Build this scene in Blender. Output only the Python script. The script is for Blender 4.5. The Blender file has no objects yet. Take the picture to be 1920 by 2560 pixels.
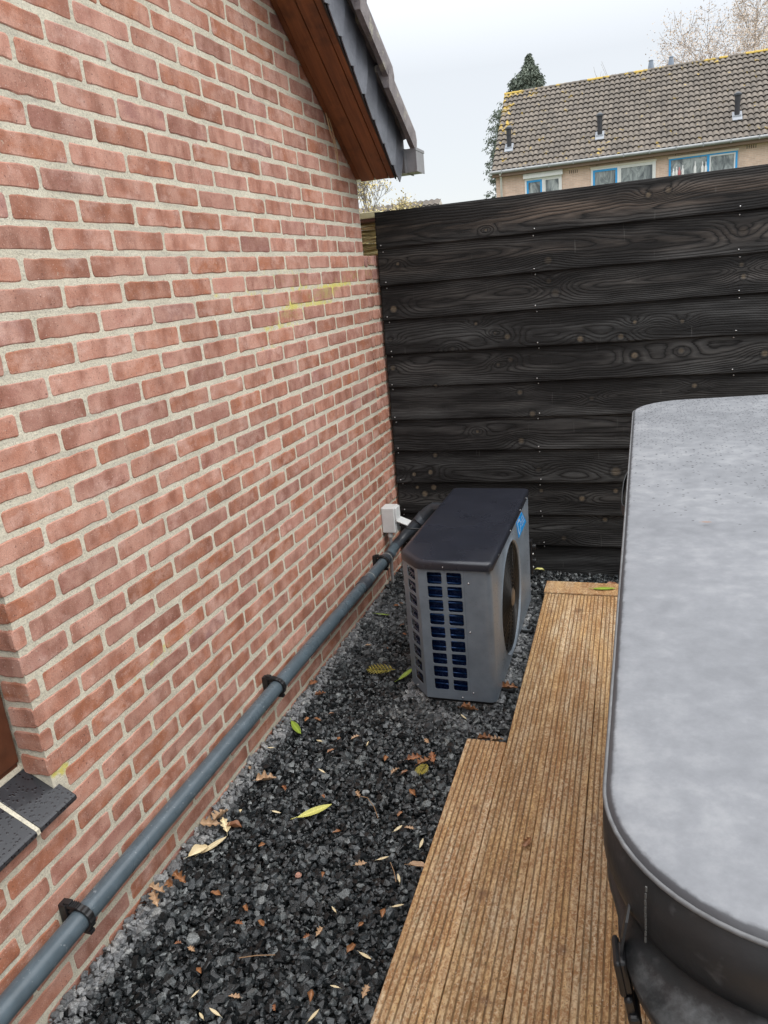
import bpy, bmesh, math, random
import numpy as np
from mathutils import Matrix, Vector, noise as mnoise

# ------------------------------------------------------------------ scene, camera, light
sc = bpy.context.scene
COL = sc.collection
random.seed(7)
RNG = np.random.default_rng(11)

cam = bpy.data.cameras.new("camera")
cam.sensor_fit = 'VERTICAL'
cam.sensor_height = 36.0
cam.lens = 36.0 * 1868.5 / 2560.0
cam.clip_start = 0.02
cam.clip_end = 2000
cam_ob = bpy.data.objects.new("camera", cam)
COL.objects.link(cam_ob)
R3 = Matrix(((0.94550438, -0.01381496, 0.32531617),
             (0.31345276, 0.30906979, -0.89789934),
             (-0.08814096, 0.95093902, 0.29655718)))
cam_ob.matrix_world = Matrix.Translation((1.24908664, -1.12949141, 1.52627)) @ R3.to_4x4()
sc.camera = cam_ob
sc.view_settings.view_transform = 'Standard'
sc.view_settings.look = 'None'
sc.view_settings.exposure = 0.28
sc.view_settings.gamma = 1.0
sc.render.film_transparent = False
sc.cycles.max_bounces = 6

SUN_EL, SUN_ROT = math.radians(50), math.radians(100)
sun = bpy.data.lights.new("sun", 'SUN')
sun.energy = 1.2
sun.angle = math.radians(35)
sun.color = (1.0, 0.97, 0.93)
sun_ob = bpy.data.objects.new("sun", sun)
COL.objects.link(sun_ob)
# direction towards the sun: rotation measured clockwise from +Y
sd = Vector((math.sin(SUN_ROT) * math.cos(SUN_EL), math.cos(SUN_ROT) * math.cos(SUN_EL), math.sin(SUN_EL)))
sun_ob.rotation_euler = sd.to_track_quat('Z', 'Y').to_euler()

world = bpy.data.worlds.new("World")
sc.world = world
world.use_nodes = True
wn = world.node_tree
for n_ in list(wn.nodes):
    wn.nodes.remove(n_)


def nd(nt, t, ins=None, **props):
    n = nt.nodes.new(t)
    for k, v in props.items():
        setattr(n, k, v)
    for k, v in (ins or {}).items():
        s = n.inputs[k]
        if isinstance(v, bpy.types.NodeSocket):
            nt.links.new(v, s)
        else:
            s.default_value = v
    return n


def mth(nt, op, a, b=0.0, c=None, clamp=False):
    ins = {0: a, 1: b}
    if c is not None:
        ins[2] = c
    return nd(nt, 'ShaderNodeMath', ins, operation=op, use_clamp=clamp).outputs[0]


def c4(c):
    return (c[0], c[1], c[2], 1.0) if not isinstance(c, bpy.types.NodeSocket) else c


def mixc(nt, f, a, b, mode='MIX'):
    n = nt.nodes.new('ShaderNodeMix')
    n.data_type = 'RGBA'
    n.blend_type = mode
    n.clamp_factor = True
    for s, v in ((n.inputs[0], f), (n.inputs[6], c4(a)), (n.inputs[7], c4(b))):
        if isinstance(v, bpy.types.NodeSocket):
            nt.links.new(v, s)
        else:
            s.default_value = v
    return n.outputs[2]


def ramp(nt, f, stops, interp='LINEAR'):
    n = nt.nodes.new('ShaderNodeValToRGB')
    n.color_ramp.interpolation = interp
    els = n.color_ramp.elements
    while len(els) < len(stops):
        els.new(0.5)
    for e, (p, c) in zip(els, stops):
        e.position = p
        if isinstance(c, (int, float)):
            c = (c, c, c)
        e.color = (c[0], c[1], c[2], 1)
    nt.links.new(f, n.inputs[0])
    return n.outputs[0]


def pos(nt):
    return nt.nodes.new('ShaderNodeNewGeometry').outputs['Position']


def objc(nt):
    return nt.nodes.new('ShaderNodeTexCoord').outputs['Object']


def mapv(nt, v, scale=(1, 1, 1), loc=(0, 0, 0), rot=(0, 0, 0)):
    return nd(nt, 'ShaderNodeMapping', {'Vector': v, 'Scale': scale, 'Location': loc, 'Rotation': rot}).outputs[0]


def noi(nt, v, scale, detail=3.0, rough=0.55, dist=0.0, out=0):
    return nd(nt, 'ShaderNodeTexNoise', {'Vector': v, 'Scale': scale, 'Detail': detail, 'Roughness': rough,
                                         'Distortion': dist}).outputs[out]


def attr(nt, name, out='Fac'):
    return nd(nt, 'ShaderNodeAttribute', attribute_name=name).outputs[out]


def bump(nt, h, strength=0.4, dist=0.002, normal=None):
    ins = {'Height': h, 'Strength': strength, 'Distance': dist}
    if normal is not None:
        ins['Normal'] = normal
    return nd(nt, 'ShaderNodeBump', ins).outputs[0]


def mat(name, col=(.5, .5, .5), rough=0.6, metal=0.0, spec=0.5):
    m = bpy.data.materials.new(name)
    m.use_nodes = True
    nt = m.node_tree
    b = nt.nodes['Principled BSDF']
    b.inputs['Base Color'].default_value = c4(col)
    b.inputs['Roughness'].default_value = rough
    b.inputs['Metallic'].default_value = metal
    b.inputs['Specular IOR Level'].default_value = spec
    return m, nt, b


def wire(nt, b, **kw):
    names = dict(col='Base Color', rough='Roughness', nrm='Normal', metal='Metallic', spec='Specular IOR Level',
                 coat='Coat Weight', coatr='Coat Roughness', alpha='Alpha')
    for k, v in kw.items():
        s = b.inputs[names[k]]
        if isinstance(v, bpy.types.NodeSocket):
            nt.links.new(v, s)
        else:
            s.default_value = v


# overcast sky: a Nishita sky seen through an even bright cloud layer (zenith brighter than horizon)
sky = nd(wn, 'ShaderNodeTexSky', sky_type='NISHITA', sun_disc=False)
sky.sun_elevation = SUN_EL
sky.sun_rotation = SUN_ROT
sky_bg = nd(wn, 'ShaderNodeBackground', {'Color': sky.outputs[0], 'Strength': 0.03})
tc = wn.nodes.new('ShaderNodeTexCoord').outputs['Generated']
sep = nd(wn, 'ShaderNodeSeparateXYZ', {0: tc})
zz = mth(wn, 'MAXIMUM', sep.outputs[2], 0.0)
cl = noi(wn, mapv(wn, tc, (1, 1, 2.5)), 1.6, 3.0, 0.5)
cloud_v = mth(wn, 'ADD', mth(wn, 'MULTIPLY', mth(wn, 'MAXIMUM', mth(wn, 'SUBTRACT', zz, 0.22), 0.0), 2.7), mth(wn, 'MULTIPLY_ADD', cl, 0.05, 0.60))
cloud_c = ramp(wn, zz, [(0.0, (0.985, 0.995, 1.0)), (0.35, (0.97, 0.985, 1.0)), (1.0, (0.98, 0.99, 1.0))])
cloud_bg = nd(wn, 'ShaderNodeBackground', {'Color': cloud_c, 'Strength': cloud_v})
wmix = nd(wn, 'ShaderNodeAddShader', {0: cloud_bg.outputs[0], 1: sky_bg.outputs[0]})
wo = nd(wn, 'ShaderNodeOutputWorld', {'Surface': wmix.outputs[0]})


# ------------------------------------------------------------------ mesh helpers
class MB:
    def __init__(s):
        s.v, s.f, s.a = [], [], {}

    def add(s, vs, fs, **at):
        o = len(s.v)
        s.v.extend([tuple(p) for p in vs])
        s.f.extend([tuple(i + o for i in f) for f in fs])
        for k, val in at.items():
            l = s.a.setdefault(k, [])
            l.extend([0.0] * (o - len(l)))
            l.extend(list(val) if hasattr(val, '__len__') else [val] * len(vs))

    def box(s, x0, x1, y0, y1, z0, z1, **at):
        vs = [(x, y, z) for z in (z0, z1) for y in (y0, y1) for x in (x0, x1)]
        s.add(vs, [(0, 2, 3, 1), (4, 5, 7, 6), (0, 1, 5, 4), (2, 6, 7, 3), (0, 4, 6, 2), (1, 3, 7, 5)], **at)

    def tube(s, pts, rad, n=12, cap=True, **at):
        pts = [Vector(p) for p in pts]
        if not hasattr(rad, '__len__'):
            rad = [rad] * len(pts)
        vs, fs = [], []
        up = None
        for i, p in enumerate(pts):
            t = (pts[min(i + 1, len(pts) - 1)] - pts[max(i - 1, 0)]).normalized()
            if up is None:
                up = Vector((0, 0, 1)) if abs(t.z) < .9 else Vector((1, 0, 0))
            a = t.cross(up).normalized()
            up = a.cross(t).normalized()
            for k in range(n):
                th = 2 * math.pi * k / n
                vs.append(p + rad[i] * (math.cos(th) * a + math.sin(th) * up))
        for i in range(len(pts) - 1):
            for k in range(n):
                k2 = (k + 1) % n
                fs.append((i * n + k, i * n + k2, (i + 1) * n + k2, (i + 1) * n + k))
        if cap:
            fs.append(tuple(range(n - 1, -1, -1)))
            fs.append(tuple((len(pts) - 1) * n + k for k in range(n)))
        s.add(vs, fs, **at)

    def loft(s, rings, cap0=False, cap1=False, closed=True, **at):
        n = len(rings[0])
        vs = [p for r in rings for p in r]
        fs = []
        for i in range(len(rings) - 1):
            for k in range(n if closed else n - 1):
                k2 = (k + 1) % n
                fs.append((i * n + k, i * n + k2, (i + 1) * n + k2, (i + 1) * n + k))
        if cap0:
            fs.append(tuple(range(n - 1, -1, -1)))
        if cap1:
            fs.append(tuple((len(rings) - 1) * n + k for k in range(n)))
        s.add(vs, fs, **at)

    def lathe(s, prof, center, n=24, axis='Z', **at):
        rings = []
        for r, h in prof:
            ring = []
            for k in range(n):
                a = 2 * math.pi * k / n
                c_, s_ = r * math.cos(a), r * math.sin(a)
                p = {'Z': (c_, s_, h), 'X': (h, c_, s_), 'Y': (c_, h, s_)}[axis]
                ring.append((center[0] + p[0], center[1] + p[1], center[2] + p[2]))
            rings.append(ring)
        s.loft(rings, True, True, **at)

    def build(s, name, m, parent=None, smooth=False, bevel=0.0, sharp=None):
        me = bpy.data.meshes.new(name)
        me.from_pydata(s.v, [], s.f)
        for k, l in s.a.items():
            l.extend([0.0] * (len(s.v) - len(l)))
            at = me.attributes.new(k, 'FLOAT', 'POINT')
            at.data.foreach_set('value', np.array(l, dtype=np.float32))
        return finish(me, name, m, parent, smooth, bevel, sharp)


def finish(me, name, m, parent=None, smooth=False, bevel=0.0, sharp=None):
    if m is not None:
        me.materials.append(m)
    if smooth:
        me.polygons.foreach_set('use_smooth', np.ones(len(me.polygons), dtype=bool))
        if sharp:
            me.set_sharp_from_angle(angle=math.radians(sharp))
    me.update()
    o = bpy.data.objects.new(name, me)
    COL.objects.link(o)
    if bevel:
        b = o.modifiers.new('bevel', 'BEVEL')
        b.width = bevel
        b.segments = 2
        b.limit_method = 'ANGLE'
        b.angle_limit = math.radians(40)
    if parent is not None:
        o.parent = parent
        o.matrix_parent_inverse = Matrix.Translation(-Vector(parent.location)) if parent.type == 'EMPTY' and not parent.rotation_euler.z else parent.matrix_world.inverted()
    return o


def grid_mesh(name, P, m, parent=None, attrs=None, smooth=True, flip=False):
    """P: (nu, nv, 3) array -> quad grid object."""
    nu, nv = P.shape[:2]
    me = bpy.data.meshes.new(name)
    idx = np.arange(nu * nv).reshape(nu, nv)
    q = np.stack([idx[:-1, :-1], idx[1:, :-1], idx[1:, 1:], idx[:-1, 1:]], -1).reshape(-1, 4)
    if flip:
        q = q[:, ::-1]
    raw_mesh(me, P.reshape(-1, 3), q)
    for k, a in (attrs or {}).items():
        at = me.attributes.new(k, 'FLOAT', 'POINT')
        at.data.foreach_set('value', np.asarray(a, dtype=np.float32).ravel())
    return finish(me, name, m, parent, smooth)


def raw_mesh(me, V, Q):
    k = Q.shape[1]
    me.vertices.add(len(V))
    me.vertices.foreach_set('co', np.ascontiguousarray(V, dtype=np.float32).ravel())
    me.loops.add(Q.size)
    me.loops.foreach_set('vertex_index', np.ascontiguousarray(Q, dtype=np.int32).ravel())
    me.polygons.add(len(Q))
    me.polygons.foreach_set('loop_start', np.arange(0, Q.size, k, dtype=np.int32))
    me.polygons.foreach_set('loop_total', np.full(len(Q), k, dtype=np.int32))
    me.polygons.foreach_set('use_smooth', np.zeros(len(Q), dtype=bool))
    me.update(calc_edges=True)


def empty(name, loc, label, cat, group=None, kind=None):
    o = bpy.data.objects.new(name, None)
    COL.objects.link(o)
    o.location = loc
    o.empty_display_size = 0.1
    return tag(o, label, cat, group, kind)


def tag(o, label=None, cat=None, group=None, kind=None):
    if label:
        o['label'] = label
    if cat:
        o['category'] = cat
    if group:
        o['group'] = group
    if kind:
        o['kind'] = kind
    return o


def snoise(x, seed, freq=1.0, octs=3):
    """smooth 1-D value noise on arrays"""
    x = np.asarray(x, float)
    out = np.zeros_like(x)
    amp = 1.0
    for o in range(octs):
        r = np.random.default_rng(seed * 17 + o).uniform(-1, 1, 4096)
        t = x * freq + 500
        i = np.floor(t).astype(int)
        f = t - i
        f = f * f * (3 - 2 * f)
        out += amp * (r[i % 4096] * (1 - f) + r[(i + 1) % 4096] * f)
        amp *= .5
        freq *= 2
    return out


def grain(X, Z, seed, knots=(), ring=0.008, z0=0.0, d0=0.03, dv=0.03, wig=0.01):
    """growth-ring coordinate over a board face; X along the board, Z across it; also a knot mask."""
    zc = z0 + wig * snoise(X, seed, 1.1)
    d = np.abs(d0 + dv * snoise(X, seed + 5, 0.55, 1)) + .002 * snoise(X, seed + 6, 7.0, 2)
    r = np.sqrt((Z - zc) ** 2 + d ** 2)
    g = r / ring + 0.25 * snoise(X, seed + 9, 6)
    k = np.zeros_like(X)
    for qi, (xk, zk, s) in enumerate(knots):
        s = s * (.72 + .5 * ((xk * 37.7 + zk * 91.3) % 1.0))
        e = ((X - xk) / (.066 * s)) ** 2 + ((Z - zk) / (.032 * s)) ** 2
        g = g + 3.4 * np.exp(-e)
        e2 = ((X - xk) / (.015 * s)) ** 2 + ((Z - zk) / (.015 * s)) ** 2
        k = np.maximum(k, np.exp(-e2 ** 1.5))
    return g, k


# ------------------------------------------------------------------ materials
def mat_brick():
    m, nt, b = mat('red_brick')
    p = pos(nt)
    hue = attr(nt, 'hue')
    val = attr(nt, 'val')
    alg = attr(nt, 'algae')
    pj = nd(nt, 'ShaderNodeVectorMath', {0: p, 1: nd(nt, 'ShaderNodeCombineXYZ', {0: mth(nt, 'MULTIPLY', hue, 13.0), 1: mth(nt, 'MULTIPLY', val, 7.0), 2: 0.0}).outputs[0]}, operation='ADD').outputs[0]
    base = ramp(nt, hue, [(0.0, (.37, .150, .080)), (.18, (.39, .165, .100)), (.36, (.425, .200, .138)),
                          (.55, (.465, .238, .178)), (.7, (.415, .215, .172)), (.84, (.335, .155, .118)),
                          (.94, (.33, .180, .160)), (1.0, (.265, .150, .142))])
    big = noi(nt, mapv(nt, pj, (14, 14, 22)), 1.0, 4.0, 0.6)
    c = mixc(nt, ramp(nt, big, [(.38, 0.0), (.60, .75)]), base, (.53, .315, .25))
    dk = noi(nt, mapv(nt, pj, (20, 16, 9), (3, 5, 2)), 1.0, 4.0, 0.6)
    c = mixc(nt, ramp(nt, dk, [(.44, 0.0), (.66, .72)]), c, (.235, .095, .062))
    fl = noi(nt, mapv(nt, pj, (9, 9, 13), (8, 1, 4)), 1.0, 5.0, 0.7)
    c = mixc(nt, ramp(nt, fl, [(.54, 0.0), (.72, .6)]), c, (.66, .46, .40))
    fine = noi(nt, p, 420.0, 3.0, 0.7)
    c = mixc(nt, 1.0, c, ramp(nt, fine, [(.3, (.76, .76, .76)), (.7, (1.22, 1.22, 1.22))]), 'MULTIPLY')
    ch = noi(nt, p, 62.0, 5.0, 0.75)
    c = mixc(nt, ramp(nt, ch, [(.64, 0.0), (.69, .55)]), c, (.52, .45, .37))
    c = mixc(nt, ramp(nt, ch, [(.31, .5), (.36, 0.0)]), c, (.15, .075, .055))
    vs = nd(nt, 'ShaderNodeCombineColor', {0: val, 1: val, 2: val}).outputs[0]
    c = mixc(nt, 1.0, c, vs, 'MULTIPLY')
    spk = noi(nt, p, 150.0, 1.0, 0.5)
    c = mixc(nt, ramp(nt, spk, [(.26, .7), (.33, 0.0)]), c, (.12, .06, .05))
    spl = noi(nt, p, 210.0, 1.0, 0.5)
    c = mixc(nt, ramp(nt, spl, [(.68, 0.0), (.74, .6)]), c, (.66, .50, .44))
    an = noi(nt, p, 26.0, 5.0, 0.7)
    af = mth(nt, 'MULTIPLY', ramp(nt, mth(nt, 'ADD', alg, mth(nt, 'MULTIPLY_ADD', an, 2.6, -1.45)), [(.30, 0.0), (.85, .75)]), mth(nt, 'GREATER_THAN', alg, .02), clamp=True)
    c = mixc(nt, af, c, (.40, .34, .12))
    h = mth(nt, 'ADD', mth(nt, 'MULTIPLY', fine, .35), mth(nt, 'MULTIPLY', noi(nt, p, 60, 5, .7), 1.0))
    c = mixc(nt, 1.0, c, (.95, .91, .89), 'MULTIPLY')
    wire(nt, b, col=c, rough=ramp(nt, big, [(.3, .68), (.7, .86)]), nrm=bump(nt, h, 0.55, 0.0022), spec=0.32)
    return m


def mat_mortar():
    m, nt, b = mat('mortar')
    p = pos(nt)
    a = noi(nt, p, 9.0, 4.0, 0.6)
    f = noi(nt, p, 240.0, 4.0, 0.75)
    c = ramp(nt, a, [(.3, (.53, .49, .39)), (.7, (.66, .615, .50))])
    c = mixc(nt, 1.0, c, ramp(nt, f, [(.30, (.50, .50, .51)), (.46, (.98, .98, .98)), (.72, (1.16, 1.16, 1.13))]), 'MULTIPLY')
    g = noi(nt, mapv(nt, p, (5, 5, 60)), 1.0, 3.0, .6)
    c = mixc(nt, ramp(nt, g, [(.52, 0.0), (.68, .35)]), c, (.30, .29, .26))
    alg = attr(nt, 'algae')
    af = mth(nt, 'MULTIPLY', ramp(nt, mth(nt, 'ADD', alg, mth(nt, 'MULTIPLY_ADD', noi(nt, p, 26.0, 5.0, 0.75), 2.6, -1.30)), [(.25, 0.0), (.70, .9)]), mth(nt, 'GREATER_THAN', alg, .02), clamp=True)
    c = mixc(nt, af, c, (.62, .55, .13))
    h = mth(nt, 'ADD', mth(nt, 'MULTIPLY', f, .8), noi(nt, p, 70, 4, .7))
    wire(nt, b, col=c, rough=.93, nrm=bump(nt, h, 0.8, 0.003), spec=.2)
    return m


def mat_fence():
    m, nt, b = mat('black_stained_wood')
    p = pos(nt)
    g = attr(nt, 'ring')
    k = attr(nt, 'knot')
    sd_ = attr(nt, 'tint')
    ps = mapv(nt, p, (3.5, 3.5, 70))
    n1 = noi(nt, ps, 1.0, 5.0, 0.65)
    w = mth(nt, 'ADD', g, mth(nt, 'MULTIPLY', n1, .9))
    s = mth(nt, 'FRACT', w)
    fine = noi(nt, mapv(nt, p, (14, 14, 620)), 1.0, 4.0, 0.7)
    s = ramp(nt, s, [(0.0, 0.0), (.10, .55), (.55, 1.0), (.80, .55), (.97, .0)])
    lt = s
    broad = noi(nt, mapv(nt, p, (1.6, 1.6, 13), (0, 0, 3.3)), 1.0, 4.0, .65)
    worn = ramp(nt, broad, [(.42, .05), (.52, .35), (.68, 1.0)])
    f = mth(nt, 'MULTIPLY', mth(nt, 'MULTIPLY', lt, worn), mth(nt, 'MULTIPLY_ADD', fine, 1.1, .35), clamp=True)
    dark = (.0060, .0056, .0056)
    lightc = mixc(nt, sd_, (.086, .087, .086), (.20, .150, .115))
    c = mixc(nt, f, dark, lightc)
    c = mixc(nt, mth(nt, 'MULTIPLY', ramp(nt, fine, [(.55, 0.0), (.72, 1.0)]), .22), c, (.060, .056, .052))
    kc = mixc(nt, noi(nt, p, 160, 2, .6), (.03, .025, .02), (.26, .20, .13))
    c = mixc(nt, mth(nt, 'MULTIPLY', ramp(nt, k, [(.05, 0.0), (.3, 1.0), (.5, 0.0)]), .8), c, (.006, .006, .006))
    c = mixc(nt, mth(nt, 'MULTIPLY', ramp(nt, k, [(.55, 0.0), (.9, .75)]), ramp(nt, noi(nt, p, 5.0, 1, .5), [(.35, .15), (.6, 1.0)])), c, kc)
    drip = noi(nt, mapv(nt, p, (75, 75, 2.2), (2, 0, 1)), 1.0, 2.0, .5)
    c = mixc(nt, ramp(nt, drip, [(.71, 0.0), (.80, .30)]), c, (.14, .135, .13))
    h = mth(nt, 'ADD', mth(nt, 'MULTIPLY', s, .7), mth(nt, 'MULTIPLY', fine, .7))
    wire(nt, b, col=c, rough=ramp(nt, n1, [(.3, .55), (.7, .80)]), nrm=bump(nt, h, 0.8, 0.003), spec=.25)
    return m


def mat_deck():
    m, nt, b = mat('weathered_decking')
    p = pos(nt)
    gr = attr(nt, 'groove')
    tn = attr(nt, 'tint')
    ring = attr(nt, 'ring')
    sp = noi(nt, mapv(nt, p, (150, 90, 150)), 1.0, 5.0, .72, .3)
    big = noi(nt, mapv(nt, p, (5, 1.5, 5)), 1.0, 4.0, .6)
    yy = nd(nt, 'ShaderNodeSeparateXYZ', {0: p}).outputs[1]
    wear = mth(nt, 'ADD', mth(nt, 'MULTIPLY', sp, .74), mth(nt, 'MULTIPLY', big, .26))
    brown = mixc(nt, tn, (.285, .150, .055), (.33, .160, .062))
    tan = mixc(nt, ramp(nt, noi(nt, mapv(nt, p, (16, 3, 16), (1, 1, 1)), 1.0, 3, .6), [(.38, 0.0), (.62, 1.0)]), (.62, .49, .33), (.62, .41, .20))
    c = mixc(nt, ramp(nt, mth(nt, 'ADD', wear, mth(nt, 'MULTIPLY_ADD', noi(nt, mapv(nt, p, (30, 9, 30), (7, 2, 0)), 1.0, 3, .6), .22, -.11)), [(.43, 0.0), (.56, 1.0)]), brown, tan)
    s = mth(nt, 'MULTIPLY_ADD', mth(nt, 'SINE', mth(nt, 'MULTIPLY', mth(nt, 'ADD', ring, mth(nt, 'MULTIPLY', big, 2.0)), 6.283)), .5, .5)
    rl = noi(nt, mapv(nt, p, (75, .9, 75), (0, 0, 0), (0, 0, .0165)), 1.0, 3.0, .6)
    c = mixc(nt, 1.0, c, ramp(nt, rl, [(.30, (.84, .80, .76)), (.5, (1.0, 1.0, 1.0)), (.70, (1.16, 1.13, 1.08))]), 'MULTIPLY')
    c = mixc(nt, mth(nt, 'MULTIPLY', s, .30), c, (.33, .185, .085))
    gn = noi(nt, mapv(nt, p, (60, 6, 60)), 1.0, 3.0, .6)
    c = mixc(nt, mth(nt, 'MULTIPLY', gr, mth(nt, 'MULTIPLY_ADD', gn, .9, .25), clamp=True), c, (.135, .080, .034))
    k = attr(nt, 'knot')
    c = mixc(nt, mth(nt, 'MULTIPLY', k, .8), c, (.15, .07, .035))
    gs = noi(nt, mapv(nt, p, (40, 12, 40), (4, 4, 0)), 1.0, 4.0, .7)
    c = mixc(nt, ramp(nt, gs, [(.60, 0.0), (.75, .45)]), c, (.20, .17, .07))
    dt = noi(nt, p, 190, 2, .5)
    c = mixc(nt, ramp(nt, dt, [(.30, .80), (.37, 0.0)]), c, (.085, .05, .025))
    c = mixc(nt, ramp(nt, dt, [(.64, 0.0), (.71, .55)]), c, (.68, .60, .48))
    h = mth(nt, 'ADD', mth(nt, 'MULTIPLY', sp, 1.0), mth(nt, 'MULTIPLY', noi(nt, mapv(nt, p, (420, 30, 420)), 1, 3, .6), .8))
    wire(nt, b, col=c, rough=ramp(nt, wear, [(.35, .42), (.6, .78)]), nrm=bump(nt, h, .7, .0022), spec=.38)
    return m


def mat_stone():
    m, nt, b = mat('wet_basalt')
    p = pos(nt)
    dry = attr(nt, 'dry')
    tn = attr(nt, 'tint')
    f = noi(nt, p, 260, 4, .7)
    wetc = ramp(nt, tn, [(0, (.005, .006, .0065)), (.5, (.013, .015, .016)), (.82, (.044, .050, .053)), (1, (.14, .15, .148))])
    dryc = ramp(nt, tn, [(0, (.13, .135, .14)), (.6, (.22, .225, .23)), (1, (.33, .33, .32))])
    c = mixc(nt, dry, wetc, dryc)
    c = mixc(nt, 1.0, c, ramp(nt, f, [(.3, (.35, .35, .35)), (.7, (1.75, 1.75, 1.75))]), 'MULTIPLY')
    r = mth(nt, 'ADD', mth(nt, 'MULTIPLY', dry, .45), ramp(nt, noi(nt, p, 90, 2, .6), [(.3, .12), (.7, .40)]), clamp=True)
    wire(nt, b, col=c, rough=r, nrm=bump(nt, f, .6, .0015), spec=.5)
    return m


def mat_soil():
    m, nt, b = mat('ground_soil')
    p = pos(nt)
    c = ramp(nt, noi(nt, p, 40, 5, .7), [(.3, (.012, .013, .013)), (.7, (.035, .035, .033))])
    far = noi(nt, p, 0.8, 5, .6)
    yy = nd(nt, 'ShaderNodeSeparateXYZ', {0: p}).outputs[1]
    g = ramp(nt, far, [(.3, (.05, .07, .02)), (.7, (.09, .11, .04))])
    c = mixc(nt, mth(nt, 'GREATER_THAN', yy, 3.2), c, g)
    wire(nt, b, col=c, rough=.9, nrm=bump(nt, noi(nt, p, 90, 4, .7), .8, .004))
    return m


def mat_simple(name, col, rough=.5, metal=0., spec=.5, var=.12, nscale=60, bmp=.1, bd=.001, spots=None):
    m, nt, b = mat(name, col, rough, metal, spec)
    p = objc(nt)
    n = noi(nt, p, nscale, 4, .65)
    c = mixc(nt, 1.0, col, ramp(nt, n, [(.3, 1 - var), (.7, 1 + var)]), 'MULTIPLY')
    if spots:
        sn = noi(nt, p, spots[0], 3, .6)
        c = mixc(nt, ramp(nt, sn, [(spots[1], 0.0), (spots[1] + .06, spots[3])]), c, spots[2])
    r = ramp(nt, noi(nt, p, nscale * .37, 3, .6), [(.3, max(rough - .08, .02)), (.7, min(rough + .1, 1))])
    wire(nt, b, col=c, rough=r, nrm=bump(nt, n, bmp, bd))
    return m


def mat_drops(name, col, rough, metal, dscale, dcol, amt=.6, thr=.30, hi=None):
    """paint or plastic beaded with rain drops: small round drops with their own relief and gloss."""
    m, nt, b = mat(name, col, rough, metal, .5)
    p = objc(nt)
    vor = nd(nt, 'ShaderNodeTexVoronoi', {'Vector': p, 'Scale': dscale, 'Randomness': 1.0}, feature='F1')
    dist = vor.outputs['Distance']
    sel = nd(nt, 'ShaderNodeSeparateColor', {0: vor.outputs['Color']}).outputs[0]
    dens = noi(nt, p, 4.0, 3, .6)
    on = mth(nt, 'GREATER_THAN', mth(nt, 'ADD', sel, mth(nt, 'MULTIPLY', dens, .7)), 1 - amt + .35)
    d = mth(nt, 'MULTIPLY', ramp(nt, dist, [(thr * .55, 1.0), (thr, 0.0)]), on)
    n = noi(nt, p, 14, 5, .65)
    c0 = mixc(nt, ramp(nt, n, [(.3, 0.0), (.7, 1.0)]), tuple(x * .82 for x in col), tuple(min(x * (hi or 1.2), 1) for x in col))
    c = mixc(nt, d, c0, dcol)
    r = mth(nt, 'SUBTRACT', ramp(nt, n, [(.3, rough - .06), (.7, rough + .1)]), mth(nt, 'MULTIPLY', d, rough * .7))
    h = mth(nt, 'ADD', d, mth(nt, 'MULTIPLY', noi(nt, p, 300, 2, .5), .12))
    wire(nt, b, col=c, rough=r, nrm=bump(nt, h, .35, .0012))
    return m


def mat_stained_wood():
    m, nt, b = mat('brown_stained_wood')
    p = objc(nt)
    n = noi(nt, mapv(nt, p, (60, 4, 4)), 1, 5, .65)
    n2 = noi(nt, p, 5, 4, .65)
    c = ramp(nt, n, [(.3, (.135, .043, .015)), (.6, (.235, .080, .026)), (.8, (.32, .12, .042))])
    c = mixc(nt, ramp(nt, n2, [(.5, 0.0), (.68, .7)]), c, (.035, .015, .009))
    wire(nt, b, col=c, rough=.42, nrm=bump(nt, n, .3, .001), spec=.45)
    return m


def mat_slate():
    m, nt, b = mat('slate')
    p = objc(nt)
    n = noi(nt, p, 22, 6, .7)
    c = ramp(nt, n, [(.3, (.085, .090, .108)), (.7, (.150, .156, .180))])
    ov = nt.nodes.new('ShaderNodeObjectInfo').outputs['Random']
    c = mixc(nt, 1.0, c, ramp(nt, ov, [(0, (.78, .78, .78)), (1, (1.2, 1.2, 1.2))]), 'MULTIPLY')
    st = noi(nt, mapv(nt, p, (8, 8, 40)), 1, 4, .7)
    wire(nt, b, col=c, rough=.34, nrm=bump(nt, mth(nt, 'ADD', n, st), .5, .003))
    return m


def mat_concrete_tile():
    m, nt, b = mat('concrete_roof_tile')
    p = objc(nt)
    n = noi(nt, p, 18, 5, .7)
    c = ramp(nt, n, [(.3, (.13, .112, .115)), (.7, (.27, .24, .24))])
    l = noi(nt, p, 11, 6, .75)
    c = mixc(nt, ramp(nt, l, [(.55, 0.0), (.66, .7)]), c, (.42, .40, .30))
    wire(nt, b, col=c, rough=.85, nrm=bump(nt, noi(nt, p, 120, 5, .7), .7, .003))
    return m


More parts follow.
